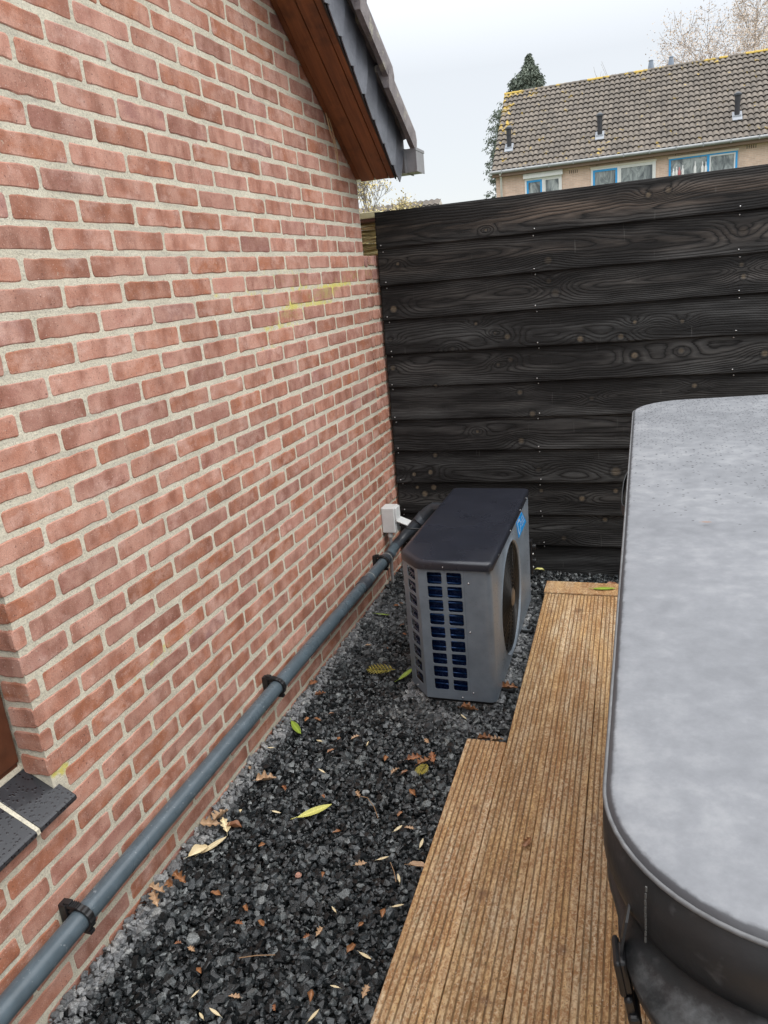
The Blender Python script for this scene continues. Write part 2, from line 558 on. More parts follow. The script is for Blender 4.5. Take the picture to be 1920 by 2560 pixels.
def mat_far_roof():
    m, nt, b = mat('clay_pantile_roof')
    p = pos(nt)
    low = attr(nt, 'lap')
    n = noi(nt, p, 1.3, 5, .65)
    n2 = noi(nt, p, 9.0, 4, .7)
    c = ramp(nt, n, [(.3, (.125, .110, .093)), (.7, (.195, .170, .143))])
    c = mixc(nt, 1.0, c, ramp(nt, n2, [(.3, (.72, .72, .73)), (.7, (1.25, 1.22, 1.2))]), 'MULTIPLY')
    cell = nd(nt, 'ShaderNodeTexWhiteNoise', {'Vector': nd(nt, 'ShaderNodeCombineXYZ', {0: attr(nt, 'col'), 1: attr(nt, 'row'), 2: 0.0}).outputs[0]}, noise_dimensions='2D').outputs[0]
    c = mixc(nt, 1.0, c, ramp(nt, cell, [(0, (.78, .78, .78)), (1, (1.18, 1.16, 1.14))]), 'MULTIPLY')
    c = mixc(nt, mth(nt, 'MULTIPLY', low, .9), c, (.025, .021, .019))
    edge = attr(nt, 'lichen')
    ln = noi(nt, p, 2.4, 4, .75)
    lf = ramp(nt, mth(nt, 'ADD', ln, mth(nt, 'MULTIPLY', edge, .30)), [(.635, 0.0), (.70, .85)])
    c = mixc(nt, lf, c, (.50, .34, .05))
    wire(nt, b, col=c, rough=.85, nrm=bump(nt, n2, .4, .01))
    return m


def mat_far_brick(col1, col2, mortar):
    m, nt, b = mat('beige_brick')
    p = pos(nt)
    sx = nd(nt, 'ShaderNodeSeparateXYZ', {0: p})
    v = nd(nt, 'ShaderNodeCombineXYZ', {0: mth(nt, 'ADD', sx.outputs[0], sx.outputs[1]), 1: sx.outputs[2], 2: 0.0}).outputs[0]
    bt = nd(nt, 'ShaderNodeTexBrick', {'Vector': v, 'Color1': c4(col1), 'Color2': c4(col2), 'Mortar': c4(mortar), 'Scale': 1.0,
                                       'Mortar Size': .006, 'Mortar Smooth': .2, 'Bias': 0.0, 'Brick Width': .22, 'Row Height': .0625})
    n = noi(nt, p, 2.0, 4, .6)
    c = mixc(nt, 1.0, bt.outputs[0], ramp(nt, n, [(.3, (.85, .85, .85)), (.7, (1.12, 1.12, 1.12))]), 'MULTIPLY')
    wire(nt, b, col=c, rough=.88, nrm=bump(nt, bt.outputs[1], -.5, .01))
    return m


def mat_foliage(name, c0, c1, scale=6.0):
    m, nt, b = mat(name)
    p = pos(nt)
    n = noi(nt, p, scale, 3, .7)
    c = ramp(nt, mth(nt, 'ADD', mth(nt, 'MULTIPLY', n, .6), mth(nt, 'MULTIPLY', attr(nt, 'tint'), .4)), [(.25, c0), (.75, c1)])
    wire(nt, b, col=c, rough=.7, spec=.3)
    return m


def mat_leaf(name, c0, c1, rough=.55):
    m, nt, b = mat(name)
    p = objc(nt)
    n = noi(nt, p, 60, 4, .7)
    c = ramp(nt, n, [(.3, c0), (.7, c1)])
    mid = attr(nt, 'vein')
    c = mixc(nt, mth(nt, 'MULTIPLY', mid, .5), c, tuple(min(1, x * 1.5) for x in c1))
    sp = noi(nt, p, 170, 2, .6)
    c = mixc(nt, ramp(nt, sp, [(.66, 0.0), (.72, .8)]), c, tuple(x * .3 for x in c0))
    wire(nt, b, col=c, rough=rough, nrm=bump(nt, n, .3, .001))
    return m


BR = mat_brick()
MO = mat_mortar()
FE = mat_fence()
DK = mat_deck()
ST = mat_stone()
WD = mat_stained_wood()
SL = mat_slate()
CT = mat_concrete_tile()
FR = mat_far_roof()
ZINC = mat_simple('zinc', (.28, .275, .285), .5, .35, var=.12, nscale=25)
PVC = mat_simple('grey_pvc', (.075, .100, .118), .30, 0, var=.18, nscale=18, bmp=.05, spots=(75, .645, (.26, .29, .31), .6))
PVCD = mat_simple('dark_grey_pvc', (.045, .052, .062), .36, 0, var=.2, nscale=40)
CLIP = mat_simple('black_plastic_clip', (.012, .012, .013), .42, 0, var=.2, nscale=80)
BLACKP = mat_simple('black_plastic', (.007, .007, .008), .42, 0, var=.2, nscale=60)
STEEL = mat_simple('steel', (.62, .62, .62), .28, 1.0, var=.1)
WHITEP = mat_simple('white_plastic', (.62, .63, .62), .38, 0, var=.06, nscale=20)
GREYC = mat_simple('grey_conduit', (.28, .27, .265), .45, 0, var=.1)
CASE = mat_drops('silver_grey_paint', (.225, .265, .31), .36, .30, 90, (.29, .33, .365), .25, .2, hi=1.08)
LID = mat_simple('dark_grey_plastic_lid', (.017, .019, .027), .28, 0, var=.14, nscale=11, spots=(230, .60, (.014, .015, .021), .7), bmp=.05)
GRILLD = mat_simple('dark_grille', (.012, .012, .012), .35, .2)
GUARD = mat_simple('guard_wire', (.012, .012, .012), .45, .2)
BLADE = mat_simple('fan_blade', (.26, .27, .30), .22, .3)
EMBLEM = mat_simple('blue_sticker', (.0, .28, .74), .35, 0, var=.03)
EMB2 = mat_simple('silver_print', (.75, .82, .88), .35, .2, var=.03)
FINS = mat_simple('blue_coil_fins', (.006, .016, .06), .25, .3, var=.3, nscale=200)
FTUBE = mat_simple('blue_coil_tube', (.012, .045, .14), .18, .5, var=.2)
SILL = mat_drops('glazed_black_tile', (.028, .029, .033), .22, 0, 120, (.008, .007, .009), .85, .40)
WHITEW = mat_simple('white_frame', (.74, .74, .72), .5, 0, var=.05, nscale=10)
BLUEW = mat_simple('blue_frame', (.03, .33, .70), .5, 0, var=.06, nscale=10)
DARK = mat_simple('dark_slot', (.03, .022, .018), .9)


def mat_glass():
    m, nt, b = mat('window_glass', (.25, .27, .28), .06, 0, .9)
    p = pos(nt)
    n = noi(nt, mapv(nt, p, (3, 1, 1.2)), 1.0, 4, .65, 1.0)
    c = ramp(nt, n, [(.38, (.06, .075, .08)), (.50, (.20, .225, .225)), (.62, (.36, .39, .38))])
    wire(nt, b, col=c, rough=.08)
    return m


GL = mat_glass()


def mat_cover():
    m, nt, b = mat('grey_vinyl_cover')
    p = objc(nt)
    n = noi(nt, p, 5.0, 6, .62)
    n2 = noi(nt, mapv(nt, p, (1, 1, 1), (5, 3, 1)), 34.0, 5, .68)
    mix_ = mth(nt, 'ADD', mth(nt, 'MULTIPLY', n, .5), mth(nt, 'MULTIPLY', n2, .5))
    c = ramp(nt, mix_, [(.37, (.138, .145, .158)), (.5, (.176, .184, .199)), (.63, (.235, .243, .256))])
    # rain beads: dark wet specks standing on the dusty vinyl
    vor = nd(nt, 'ShaderNodeTexVoronoi', {'Vector': mapv(nt, p, (.75, 1.1, 1)), 'Scale': 150.0, 'Randomness': 1.0}, feature='F1')
    sel = nd(nt, 'ShaderNodeSeparateColor', {0: vor.outputs['Color']}).outputs[0]
    yy = nd(nt, 'ShaderNodeSeparateXYZ', {0: p}).outputs[1]
    far = ramp(nt, mth(nt, 'MULTIPLY_ADD', yy, .40, .42), [(.46, .0), (.60, .22), (.85, .80)])
    on = mth(nt, 'LESS_THAN', sel, mth(nt, 'MULTIPLY', mth(nt, 'ADD', far, .0), ramp(nt, noi(nt, p, 9, 3, .6), [(.35, .35), (.65, 1.3)])))
    d = mth(nt, 'MULTIPLY', ramp(nt, vor.outputs['Distance'], [(.22, 1.0), (.42, 0.0)]), on)
    c = mixc(nt, mth(nt, 'MULTIPLY', d, .75), c, (.085, .09, .10))
    r = mth(nt, 'SUBTRACT', ramp(nt, mix_, [(.35, .40), (.65, .56)]), mth(nt, 'MULTIPLY', d, .3))
    h = mth(nt, 'ADD', mth(nt, 'MULTIPLY', noi(nt, p, 260, 3, .6), .25), mth(nt, 'ADD', mth(nt, 'MULTIPLY', n2, .4), d))
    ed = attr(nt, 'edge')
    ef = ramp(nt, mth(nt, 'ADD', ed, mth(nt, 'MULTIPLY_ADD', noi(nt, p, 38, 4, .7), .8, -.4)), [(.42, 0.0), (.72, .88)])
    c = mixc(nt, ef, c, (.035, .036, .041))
    wire(nt, b, col=c, rough=r, nrm=bump(nt, h, .35, .0016), spec=.5)
    return m


def mat_skirt():
    m, nt, b = mat('dark_vinyl')
    p = objc(nt)
    n = noi(nt, p, 14, 5, .65)
    c = ramp(nt, n, [(.35, (.016, .017, .018)), (.65, (.028, .029, .031))])
    sheen = attr(nt, 'bleach')
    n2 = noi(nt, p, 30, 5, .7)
    f = ramp(nt, mth(nt, 'ADD', sheen, mth(nt, 'MULTIPLY_ADD', n2, 1.2, -.6)), [(.35, 0.0), (.95, .85)])
    c = mixc(nt, f, c, (.17, .18, .185))  # sky sheen on the fold tops, painted in as paler vinyl
    sp = noi(nt, p, 55, 3, .6)
    c = mixc(nt, ramp(nt, sp, [(.62, 0.0), (.74, .35)]), c, (.10, .10, .105))
    wire(nt, b, col=c, rough=ramp(nt, n2, [(.3, .34), (.7, .50)]), nrm=bump(nt, noi(nt, p, 120, 4, .6), .3, .0012), spec=.4)
    return m


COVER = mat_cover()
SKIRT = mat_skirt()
PIPING = mat_simple('pale_seam', (.13, .133, .137), .5, 0, var=.25, nscale=60)

# ------------------------------------------------------------------ large structure: ground
gb = MB()
S = 400
gb.add([(-S, -S, -.03), (S, -S, -.03), (S, S, -.03), (-S, S, -.03)], [(0, 1, 2, 3)])
tag(gb.build('ground', mat_soil()), kind='structure')

# ------------------------------------------------------------------ brickwork
PY, PZ, ZT = 0.2154, 0.0625, 1.645
JT = 0.0125
JZT = 0.0148
LINE = lambda y: 1.951 + (2.356 - y) * 0.72      # underside of the verge at the wall face
ALG = [(1.30, 1.32), (1.32, 1.39), (1.38, 1.42), (1.60, 1.455), (1.85, 1.49), (2.12, 1.535), (2.46, 1.585)]


def algae(y, z):
    y, z = np.asarray(y, float), np.asarray(z, float)
    best = np.zeros_like(y)
    for (a, b_) in zip(ALG[:-1], ALG[1:]):
        ax, ay, bx, by = a[0], a[1], b_[0], b_[1]
        L2 = (bx - ax) ** 2 + (by - ay) ** 2
        t = np.clip(((y - ax) * (bx - ax) + (z - ay) * (by - ay)) / L2, 0, 1)
        d = np.hypot((y - ax - t * (bx - ax)) * .7, z - ay - t * (by - ay)) + .014 * snoise(y * 3.1 + z * 47, 4, 3.0, 3)
        best = np.maximum(best, np.clip(1 - (d - .004) / .055, 0, 1) * (.62 + .3 * snoise(y * 7 + z * 3, 12, 1.0, 2)))
    best = np.maximum(best, .34 * np.exp(-((y - 1.55) / .40) ** 2 - ((z - 1.53) / .06) ** 2))
    best = np.maximum(best, .42 * np.exp(-((y - .45) / .12) ** 2 - ((z - .60) / .018) ** 2))
    best = np.maximum(best, .8 * np.exp(-((y + .02) / .05) ** 2 - ((z - .52) / .012) ** 2))
    return best


class BrickSet:
    def __init__(s):
        s.V, s.F, s.hue, s.val, s.alg = [], [], [], [], []
        s.n = 0
        ys = np.array([0, .012, .05, .16, .3, .45, .58, .72, .86, .95, .988, 1])
        zs = np.array([0, .06, .2, .5, .8, .94, 1])
        s.ys, s.zs = ys, zs
        nu, nv = len(ys), len(zs)
        idx = np.arange(nu * nv).reshape(nu, nv)
        q = np.stack([idx[:-1, :-1], idx[1:, :-1], idx[1:, 1:], idx[:-1, 1:]], -1).reshape(-1, 4)
        ring = list(idx[:, 0]) + list(idx[-1, 1:]) + list(idx[-2::-1, -1]) + list(idx[0, -2:0:-1])
        nr = len(ring)
        sk = [(ring[i], nu * nv + i, nu * nv + (i + 1) % nr, ring[(i + 1) % nr]) for i in range(nr)]
        s.q = np.vstack([q, np.array(sk)])
        s.ring = np.array(ring)

    def brick(s, a0, a1, z0, z1, frame, hue, val, proud=0.0):
        """frame(a, z, out) -> xyz; a along the wall."""
        r = RNG
        a0 += JT / 2 + r.normal(0, .0009)
        a1 -= JT / 2 + r.normal(0, .0009)
        z0 += JZT / 2 + r.normal(0, .0010)
        z1 -= JZT / 2 + r.normal(0, .0010)
        U, W = np.meshgrid(s.ys, s.zs, indexing='ij')
        w = a1 - a0
        U = U.copy()
        # keep edge rounding about 3 mm whatever the brick length
        e = .0028 / w
        U[1] = e * .6
        U[2] = max(e * 2, .03)
        U[-2] = 1 - e * .6
        U[-3] = 1 - max(e * 2, .03)
        A = a0 + U * w
        Z = z0 + W * (z1 - z0)
        dU = np.minimum(U, 1 - U) * w
        dW = np.minimum(W, 1 - W) * (z1 - z0)
        rr = .0014
        out = -rr * np.clip(1 - np.minimum(dU, dW) / rr, 0, 1) ** 2
        # wobbly arrises
        ph = r.uniform(0, 100)
        wob = np.vectorize(lambda x, y: mnoise.noise(Vector((x * 28 + ph, y * 28, ph))) + .5 * mnoise.noise(Vector((x * 95 + ph, y * 95, ph))))(A, Z)
        edge = np.clip(1 - np.minimum(dU, dW) / .008, 0, 1)
        Z = Z + edge * wob * .0034 * np.sign(.5 - W)
        A = A + edge * wob * .0024 * np.sign(.5 - U)
        out = out + wob * .0004 + proud * .5
        # tilt
        out = out + (U - .5) * r.normal(0, .0004) + (W - .5) * r.normal(0, .0003)
        # rounded corners
        cr = np.clip(1 - dU / .006, 0, 1) * np.clip(1 - dW / .006, 0, 1)
        Z = Z + cr * .003 * np.sign(.5 - W)
        A = A + cr * .003 * np.sign(.5 - U)
        P = np.stack(frame(A.ravel(), Z.ravel(), out.ravel()), 1)
        B = np.stack(frame(A.ravel()[s.ring], Z.ravel()[s.ring], np.full(len(s.ring), -.012)), 1)
        s.V.append(np.vstack([P, B]))
        s.F.append(s.q + s.n)
        k = len(P) + len(B)
        s.n += k
        s.hue.append(np.full(k, hue))
        s.val.append(np.full(k, val))
        s.alg.append(algae(s.V[-1][:, 1], s.V[-1][:, 2]) if abs(P[0, 0]) < .02 else np.zeros(k))

    def build(s, name, parent):
        me = bpy.data.meshes.new(name)
        raw_mesh(me, np.vstack(s.V), np.vstack(s.F))
        for k, l in (('hue', s.hue), ('val', s.val), ('algae', s.alg)):
            at = me.attributes.new(k, 'FLOAT', 'POINT')
            at.data.foreach_set('value', np.concatenate(l).astype(np.float32))
        return finish(me, name, BR, parent, False)


def hue_pick(z, garden=False):
    r = RNG.random()
    if garden and z < .95:
        return RNG.uniform(.12, .28), RNG.uniform(1.0, 1.22)
    if z < .8 and r < .18:
        return RNG.uniform(.02, .25), RNG.uniform(1.0, 1.15)
    return float(np.clip(RNG.beta(1.5, 1.9), 0, 1)), float(RNG.uniform(.90, 1.15))


house = empty('brick_house', (0, 1, 0), 'red brick house gable wall with pale mortar filling the left side', 'house')
bs = BrickSet()
CORNER = {}
fx = lambda a, z, o: (o, a, z)
WY = -0.040           # window corner
for k in range(-36, 27):
    zt = ZT - k * PZ
    zb = zt - PZ
    if zt < -.03:
        continue
    off = 0.0 if k % 2 == 0 else .5
    n0 = -15
    for n in range(n0, 12):
        a0, a1 = (n + off) * PY, (n + 1 + off) * PY
        a1 = min(a1, 11 * PY)
        if a1 - a0 < .03:
            continue
        if k <= 17 and zt < 1.96:
            if a1 <= WY + .001 and a0 > -1.31:
                continue
            if a1 <= WY + .03 and a1 > -1.31:
                continue
            if a0 < WY < a1:
                a0 = WY
        if zb > LINE((a0 + a1) / 2) + .06 or zt > 3.9:
            continue
        h, v = hue_pick(zb)
        if a0 == WY:
            CORNER[k] = (h, v)
            a0 = WY - JT / 2
        if k == 18 and a0 > -1.5 and a0 < -.018:
            bs.brick(a0, min(a1, -.012), zb, .478, fx, h, v)
            if a1 > .02:
                bs.brick(-.018, a1, zb, zt, fx, h, v)
            continue
        if a1 - a0 > .03:
            bs.brick(a0, a1, zb, zt, fx, h, v, RNG.normal(0, .0007))
# window reveal bricks (facing the opening)
fr_ = lambda a, z, o: (-a, WY - o, z)
for k in range(-5, 18):
    zt = ZT - k * PZ
    h, v = CORNER.get(k, hue_pick(zt))
    bs.brick(-JT / 2, .080, zt - PZ, zt, fr_, h, v)
bs.build('wall', house)

# mortar face behind the bricks, as a fine sheet cut round the window, plus the wall's body
mv = MB()
ysg = np.concatenate([np.arange(-3.24, 2.36, .045), [2.3694 - .003]])
XM = -.0015


def mortar_patch(y0, y1, z0, topf, ny, nz):
    Y = np.linspace(y0, y1, ny)
    vs, fs, al = [], [], []
    for y in Y:
        zt_ = topf(y)
        for z in np.linspace(z0, zt_, nz):
            j = mnoise.noise(Vector((y * 40, z * 40, 0))) * .0003
            vs.append((XM + j, y, z))
            al.append(float(algae(y, z)))
    for i in range(ny - 1):
        for j in range(nz - 1):
            a = i * nz + j
            fs.append((a, a + nz, a + nz + 1, a + 1))
    mv.add(vs, fs, algae=al)


top_ = lambda y: min(LINE(y) + .08, 3.9)
mortar_patch(WY + .0035, 11 * PY - .004, -.05, top_, 200, 160)
mortar_patch(-3.24, WY + .0035, -.05, lambda y: .468, 60, 14)
mortar_patch(-3.24, WY + .0035, 1.97, top_, 60, 20)
mortar_patch(-3.24, -1.36, .468, lambda y: 1.97, 20, 20)
# reveal mortar, end wall
mv.add([(XM, WY + .0035, .4), (-.13, WY + .0035, .4), (-.13, WY + .0035, 2.0), (XM, WY + .0035, 2.0)], [(0, 1, 2, 3)], algae=0)
mv.build('mortar', MO, house, smooth=True)
# body of the house behind the gable face
b = MB()
b.box(-7, -.2, -3.2, 2.36, -.05, 1.9)
b.build('rear_wall', mat_far_brick((.40, .17, .12), (.30, .11, .08), (.5, .47, .40)), house)
b = MB()
b.box(-.2, -.012, -.03, 2.366, -.05, 1.95)
b.box(-.2, -.012, -3.2, -.03, -.05, .462)
b.box(-.2, -.079, -1.36, -.03, .462, .549)
b.box(-.106, -.012, -.0175, .06, .46, .519)
b.box(-.2, -.012, -3.2, -1.32, .515, 1.95)
b.add([(-.012, y, z) for y, z in ((2.36, 1.95), (-3.2, 1.96), (-3.2, 3.9), (-.36, 3.9))] , [(0, 3, 2, 1)])
b.build('wall_core', MO, house)

# window in the opening at the left edge
wb = MB()
wb.box(-.19, -.073, -.115, -.0435, .56, 1.96)
wb.box(-.19, -.105, -1.30, -1.23, .56, 1.96)
wb.box(-.19, -.105, -1.23, -.115, 1.89, 1.96)
wb.box(-.19, -.080, -1.30, -.0435, .545, .605)
WD2 = mat_simple('dark_brown_frame', (.085, .028, .012), .5, 0, var=.2, nscale=30)
win = wb.build('window', WD2, house, bevel=.004)
b = MB()
b.box(-.155, -.150, -1.23, -.115, .605, 1.89)
gl_ = b.build('pane', GL, win)
# sloping sill of glazed tiles with pale joints
sl_a = math.atan2(.065, .135)


def sill_tile(y0, y1):
    t = .018
    pr = [(-.078, .536), (.034, .474), (.040, .470), (.041, .462), (.036, .455), (-.078, .516)]
    b_ = MB()
    b_.loft([[(x, y0, z) for x, z in pr], [(x, y1, z) for x, z in pr]], True, True)
    return b_.build('sill_tile', SILL, house, bevel=.002)


yy_ = -.018
for i in range(11):
    w_ = .112
    sill_tile(yy_ - w_, yy_)
    b = MB()
    pr = [(-.078, .534), (.036, .469), (.038, .458), (-.078, .517)]
    b.loft([[(x, yy_ - w_ - .011, z) for x, z in pr], [(x, yy_ - w_, z) for x, z in pr]], True, True)
    if i < 10:
        b.build('sill_joint', MO, house)
    yy_ -= w_ + .011

# ---- verge of the roof: soffit boards, slates, tiles, gutter
SLP = .72


def slope_strip(x0, x1, y0, y1, dz0, dz1):
    """board running down the slope; y0 upper end, y1 lower end; dz measured up from the soffit line."""
    b_ = MB()
    vs = []
    for y in (y0, y1):
        for (x, dz) in ((x0, dz0), (x1, dz0), (x1, dz1), (x0, dz1)):
            vs.append((x, y, LINE(y) + dz))
    b_.add(vs, [(3, 2, 1, 0), (4, 5, 6, 7), (0, 1, 5, 4), (1, 2, 6, 5), (2, 3, 7, 6), (3, 0, 4, 7)])
    return b_


roof = empty('tiled_roof_verge', (0.1, 1.6, 2.3), 'overhanging roof edge with brown soffit, slates and concrete tiles at the top', 'roof')
edges = [(.002, .024, 0.010), (.0255, .092, 0.0), (.0945, .158, 0.0), (.1605, .186, -.003)]
for (x0, x1, dz) in edges:
    s_ = slope_strip(x0, x1, -1.6, 2.352, dz, dz + .018).build('soffit_board', WD, roof, bevel=.003)
slope_strip(.002, .186, -1.6, 2.349, .021, .045).build('rafter', WD, roof)
slope_strip(.186, .1925, -1.6, 2.354, -.006, .03).build('fascia_edge', BLACKP, roof)
slope_strip(.1865, .196, -1.6, 2.40, .030, .24).build('fascia', BLACKP, roof)
# slates: overlapping leaning plates with ragged lower tips
st_sp = .104
y = 2.43
i = 0
while y > -1.5:
    L0 = LINE(y)
    x = .1975
    rj = random.Random(i)
    wv = .20
    # plate outline in the (y,z) plane, leaning so the lower tip pokes just under the fascia
    tip = (y - .060, LINE(y - .060) - .022)
    pts = [tip, (y - .02, LINE(y - .02) + .012), (y + .012, LINE(y) + .11), (y + .02, LINE(y) + .245 ),
           (y - wv, LINE(y - wv) + .235), (y - wv + .03, LINE(y - wv) + .04), (y - .12, LINE(y - .12) + .004)]
    if y > 2.42:
        pts = [(2.372, 1.935), (2.392, 1.955), (2.425, 2.02), (2.452, 2.085), (2.452, 2.12), (2.25, 2.27), (2.25, 2.06), (2.33, 1.965)]
    b_ = MB()
    n_ = len(pts)
    A_ = [(x + .010 + (p[0] - y) * .07 + rj.uniform(-.0006, .0006), p[0] + rj.uniform(-.002, .002), p[1] + rj.uniform(-.002, .002)) for p in pts]
    B_ = [(p[0] - .0045, p[1], p[2]) for p in A_]
    b_.loft([B_, A_], True, True)
    b_.build('slate', SL, roof)
    y -= st_sp
    i += 1


# verge tiles of concrete, stepped down the slope
def verge_tile(y0, parent):
    """lower end at y0; runs up the slope .36; wavy top with a thick side flange."""
    b_ = MB()
    L = .355
    secs = []
    for t in np.linspace(0, 1, 7):
        yv = y0 - t * L
        lift = .052 * (1 - t) + .002
        base = LINE(yv) + .20 + lift
        sec = []
        top = []
        for u in np.linspace(0, 1, 13):
            xx = .255 - u * .46
            zt_ = base + .03 * (0.5 + .5 * math.cos(u * 2 * math.pi * 1.6)) + .0
            top.append((xx, yv, zt_))
        flange = [(.240, yv, base - .058 - .006 * math.sin(t * 9)), (.262, yv, base - .062), (.266, yv, base - .01), (.262, yv, base + .026)]
        under = [(p[0], p[1], p[2] - .022) for p in top[::-1][:-1]]
        sec = flange + top[1:] + under
        secs.append(sec)
    b_.loft(secs, True, True)
    return b_.build('roof_tile', CT, parent, smooth=True, sharp=35)


y = 2.475
while y > -1.4:
    verge_tile(y, roof)
    y -= .282
# remaining roof surface to the left of the verge (seen only from elsewhere)
b = MB()
b.add([(-.2, 2.5, LINE(2.5) + .2), (-7, 2.5, LINE(2.5) + .2), (-7, -1.4, LINE(-1.4) + .2), (-.2, -1.4, LINE(-1.4) + .2),
       (-.2, 2.5, LINE(2.5) + .1), (-7, 2.5, LINE(2.5) + .1), (-7, -1.4, LINE(-1.4) + .1), (-.2, -1.4, LINE(-1.4) + .1)],
      [(0, 1, 2, 3), (7, 6, 5, 4), (0, 4, 5, 1), (1, 5, 6, 2), (2, 6, 7, 3), (3, 7, 4, 0)])
b.build('roof_surface', CT, roof)
# box gutter poking out past the verge
gut = MB()
pr = [(2.452, 2.075), (2.462, 1.985), (2.552, 1.985), (2.572, 2.070), (2.580, 2.072), (2.580, 2.064), (2.576, 2.060), (2.556, 1.979), (2.456, 1.979), (2.446, 2.076)]
gut.loft([[(x, yv, zv) for yv, zv in pr] for x in (-7.0, .262)], True, True)
gut.box(.262, .266, 2.447, 2.575, 1.979, 2.070)
gut.box(.208, .214, 2.444, 2.575, 1.976, 2.078)
gut.box(.262, .268, 2.44, 2.583, 2.066, 2.078)
gut.box(-7, .266, 2.564, 2.583, 2.066, 2.074)
gut.build('gutter', ZINC, roof)
# dry twigs caught under the soffit and the dark nest hole
tw = MB()
for (pts) in ([(.008, 2.035, 2.21), (.012, 2.06, 2.14), (.016, 2.085, 2.065), (.018, 2.10, 2.00)],
              [(.012, 2.06, 2.175), (.02, 2.075, 2.12), (.02, 2.098, 2.05), (.016, 2.102, 1.985)],
              [(.012, 2.03, 2.19), (.014, 2.055, 2.12), (.02, 2.08, 2.08)]):
    tw.tube(pts, .0016, 6)
tag(tw.build('twig_strand', mat_simple('dry_straw', (.42, .27, .14), .8)), 'few dry straw strands hanging from under the brown soffit', 'straw')

# ------------------------------------------------------------------ low garden wall running on from the house
gw = empty('garden_wall', (0, 2.45, 0), 'lower brick wall joining the house corner to the black fence', 'wall')
bs = BrickSet()
fg = lambda a, z, o: (o - .0015, a, z)
for k in range(0, 27):
    zt = ZT - k * PZ
    if zt < -.03:
        continue
    cuts = [2.3694, 2.425, 2.53, 2.64, 2.85] if k % 2 == 0 else [2.3694, 2.475, 2.58, 2.75, 2.85]
    for a0, a1 in zip(cuts[:-1], cuts[1:]):
        h, v = hue_pick(zt, True)
        if k == 0:
            h, v = .98, 1.25
        bs.brick(a0 - .002, a1, zt - PZ, zt, fg, h, v)
bs.build('wall', gw)
b = MB()
b.box(-.20, -.006, 2.371, 2.85, -.05, 1.638, algae=0)
b.build('mortar', MO, gw)

# ------------------------------------------------------------------ black weatherboard fence
fence = empty('plank_fence', (1.7, 2.55, 0), 'tall black stained fence of wide horizontal overlapping planks', 'fence')
JZ = [1.836, 1.664, 1.492, 1.325, 1.155, .988, .818, .653, .482, .312, .146, -.02]
KN = [(0.83, 1.54, 1.4), (0.83, 1.45, 1.0), (0.86, 1.395, 1.3), (1.64, 1.585, 1.6), (1.64, 1.45, 1.1), (1.65, 1.40, 1.3), (1.26, 1.77, 1.2),
      (1.34, 1.78, 1.3), (0.57, 1.23, .9), (0.63, 1.21, 1.1), (0.48, 1.28, .8), (0.04, 1.23, .9), (1.21, 1.24, .9), (1.41, 1.23, 1.2),
      (0.97, 1.18, 1.1), (1.15, 1.18, 1.1), (0.36, 1.17, .7), (0.64, 1.1, 1.2), (0.04, 1.09, 1.0), (1.21, 1.09, 1.1), (1.41, 1.1, 1.2),
      (0.58, 1.08, .9), (0.68, 0.94, 1.0), (1.47, 0.94, 1.0), (0.07, 1.38, 1.4), (0.11, 1.59, 1.0), (0.74, 0.835, 1.3), (0.68, 0.7, 1.1),
      (0.46, 0.75, .9), (0.23, 0.63, 1.3), (0.2, 0.54, 1.0), (0.11, 0.53, 1.0), (0.76, 0.55, 1.0), (1.13, 0.54, 1.6), (0.12, 0.455, .9),
      (0.21, 0.455, 1.1), (0.16, 0.42, 1.2), (0.97, 0.40, 1.2), (0.77, 0.44, .8), (1.13, 0.44, 1.2), (0.88, 0.19, 1.4), (1.08, 0.29, .9),
      (1.02, 0.9, .8), (0.26, 0.99, .7), (.55, 1.70, .8), (2.2, 1.6, 1.2), (2.5, 1.2, 1.2), (2.1, .9, 1.), (2.8, 1.4, 1.), (2.3, .5, 1.),
      (1.75, 1.07, 1.3), (2.9, .8, 1.), (.42, .27, 1.1), (.30, .08, 1.0)]
for i in range(11):
    z1, z0 = JZ[i], JZ[i + 1]
    X = np.linspace(.010, 3.4, 426)
    Zs = np.concatenate([[z0 + .002, z0 + .003], np.linspace(z0 + .006, z1 + (.022 if i else -.001), 22)])
    XX, ZZ = np.meshgrid(X, Zs, indexing='ij')
    kn = [k_ for k_ in KN if z0 - .01 < k_[1] < z1 + .01]
    g_, kk = grain(XX, ZZ - z0, 31 + i, [(a, zz_ - z0, s_) for a, zz_, s_ in kn], ring=.0075 if i % 3 else .010,
                   z0=[.06, .09, .08, .03, .12, .09, .1, .05, .09, .08, .03][i], d0=.02 + .012 * (i % 3), dv=.05, wig=.02)
    hz_ = (ZZ - z0) / (z1 - z0)
    yy = 2.530 + .016 * hz_ + .0012 * snoise(X, 90 + i, 1.2)[:, None] + .0009 * kk
    # bottom edge slightly uneven, arris rounded
    ZZ = ZZ + .0012 * snoise(X, 60 + i, 2.0)[:, None] * (1 - hz_)
    yy[:, 0] += .0035
    yy[:, 1] += .0012
    pl = grid_mesh('plank', np.stack([XX, yy, ZZ], -1), FE, fence,
                   dict(ring=g_, knot=kk, tint=np.full(XX.shape, [1.0, .45, .2, 0., .1, .1, .1, 0, .1, 0, 0][i]) * np.exp(-((ZZ - z0 - .09) / .05) ** 2)), flip=False)
    # plank body (back, ends, underside)
    md = pl.modifiers.new('thick', 'SOLIDIFY')
    md.thickness = .011
    md.offset = -1
scr = None
sx_ = [.036, .772, 1.63, 2.45, 3.3]
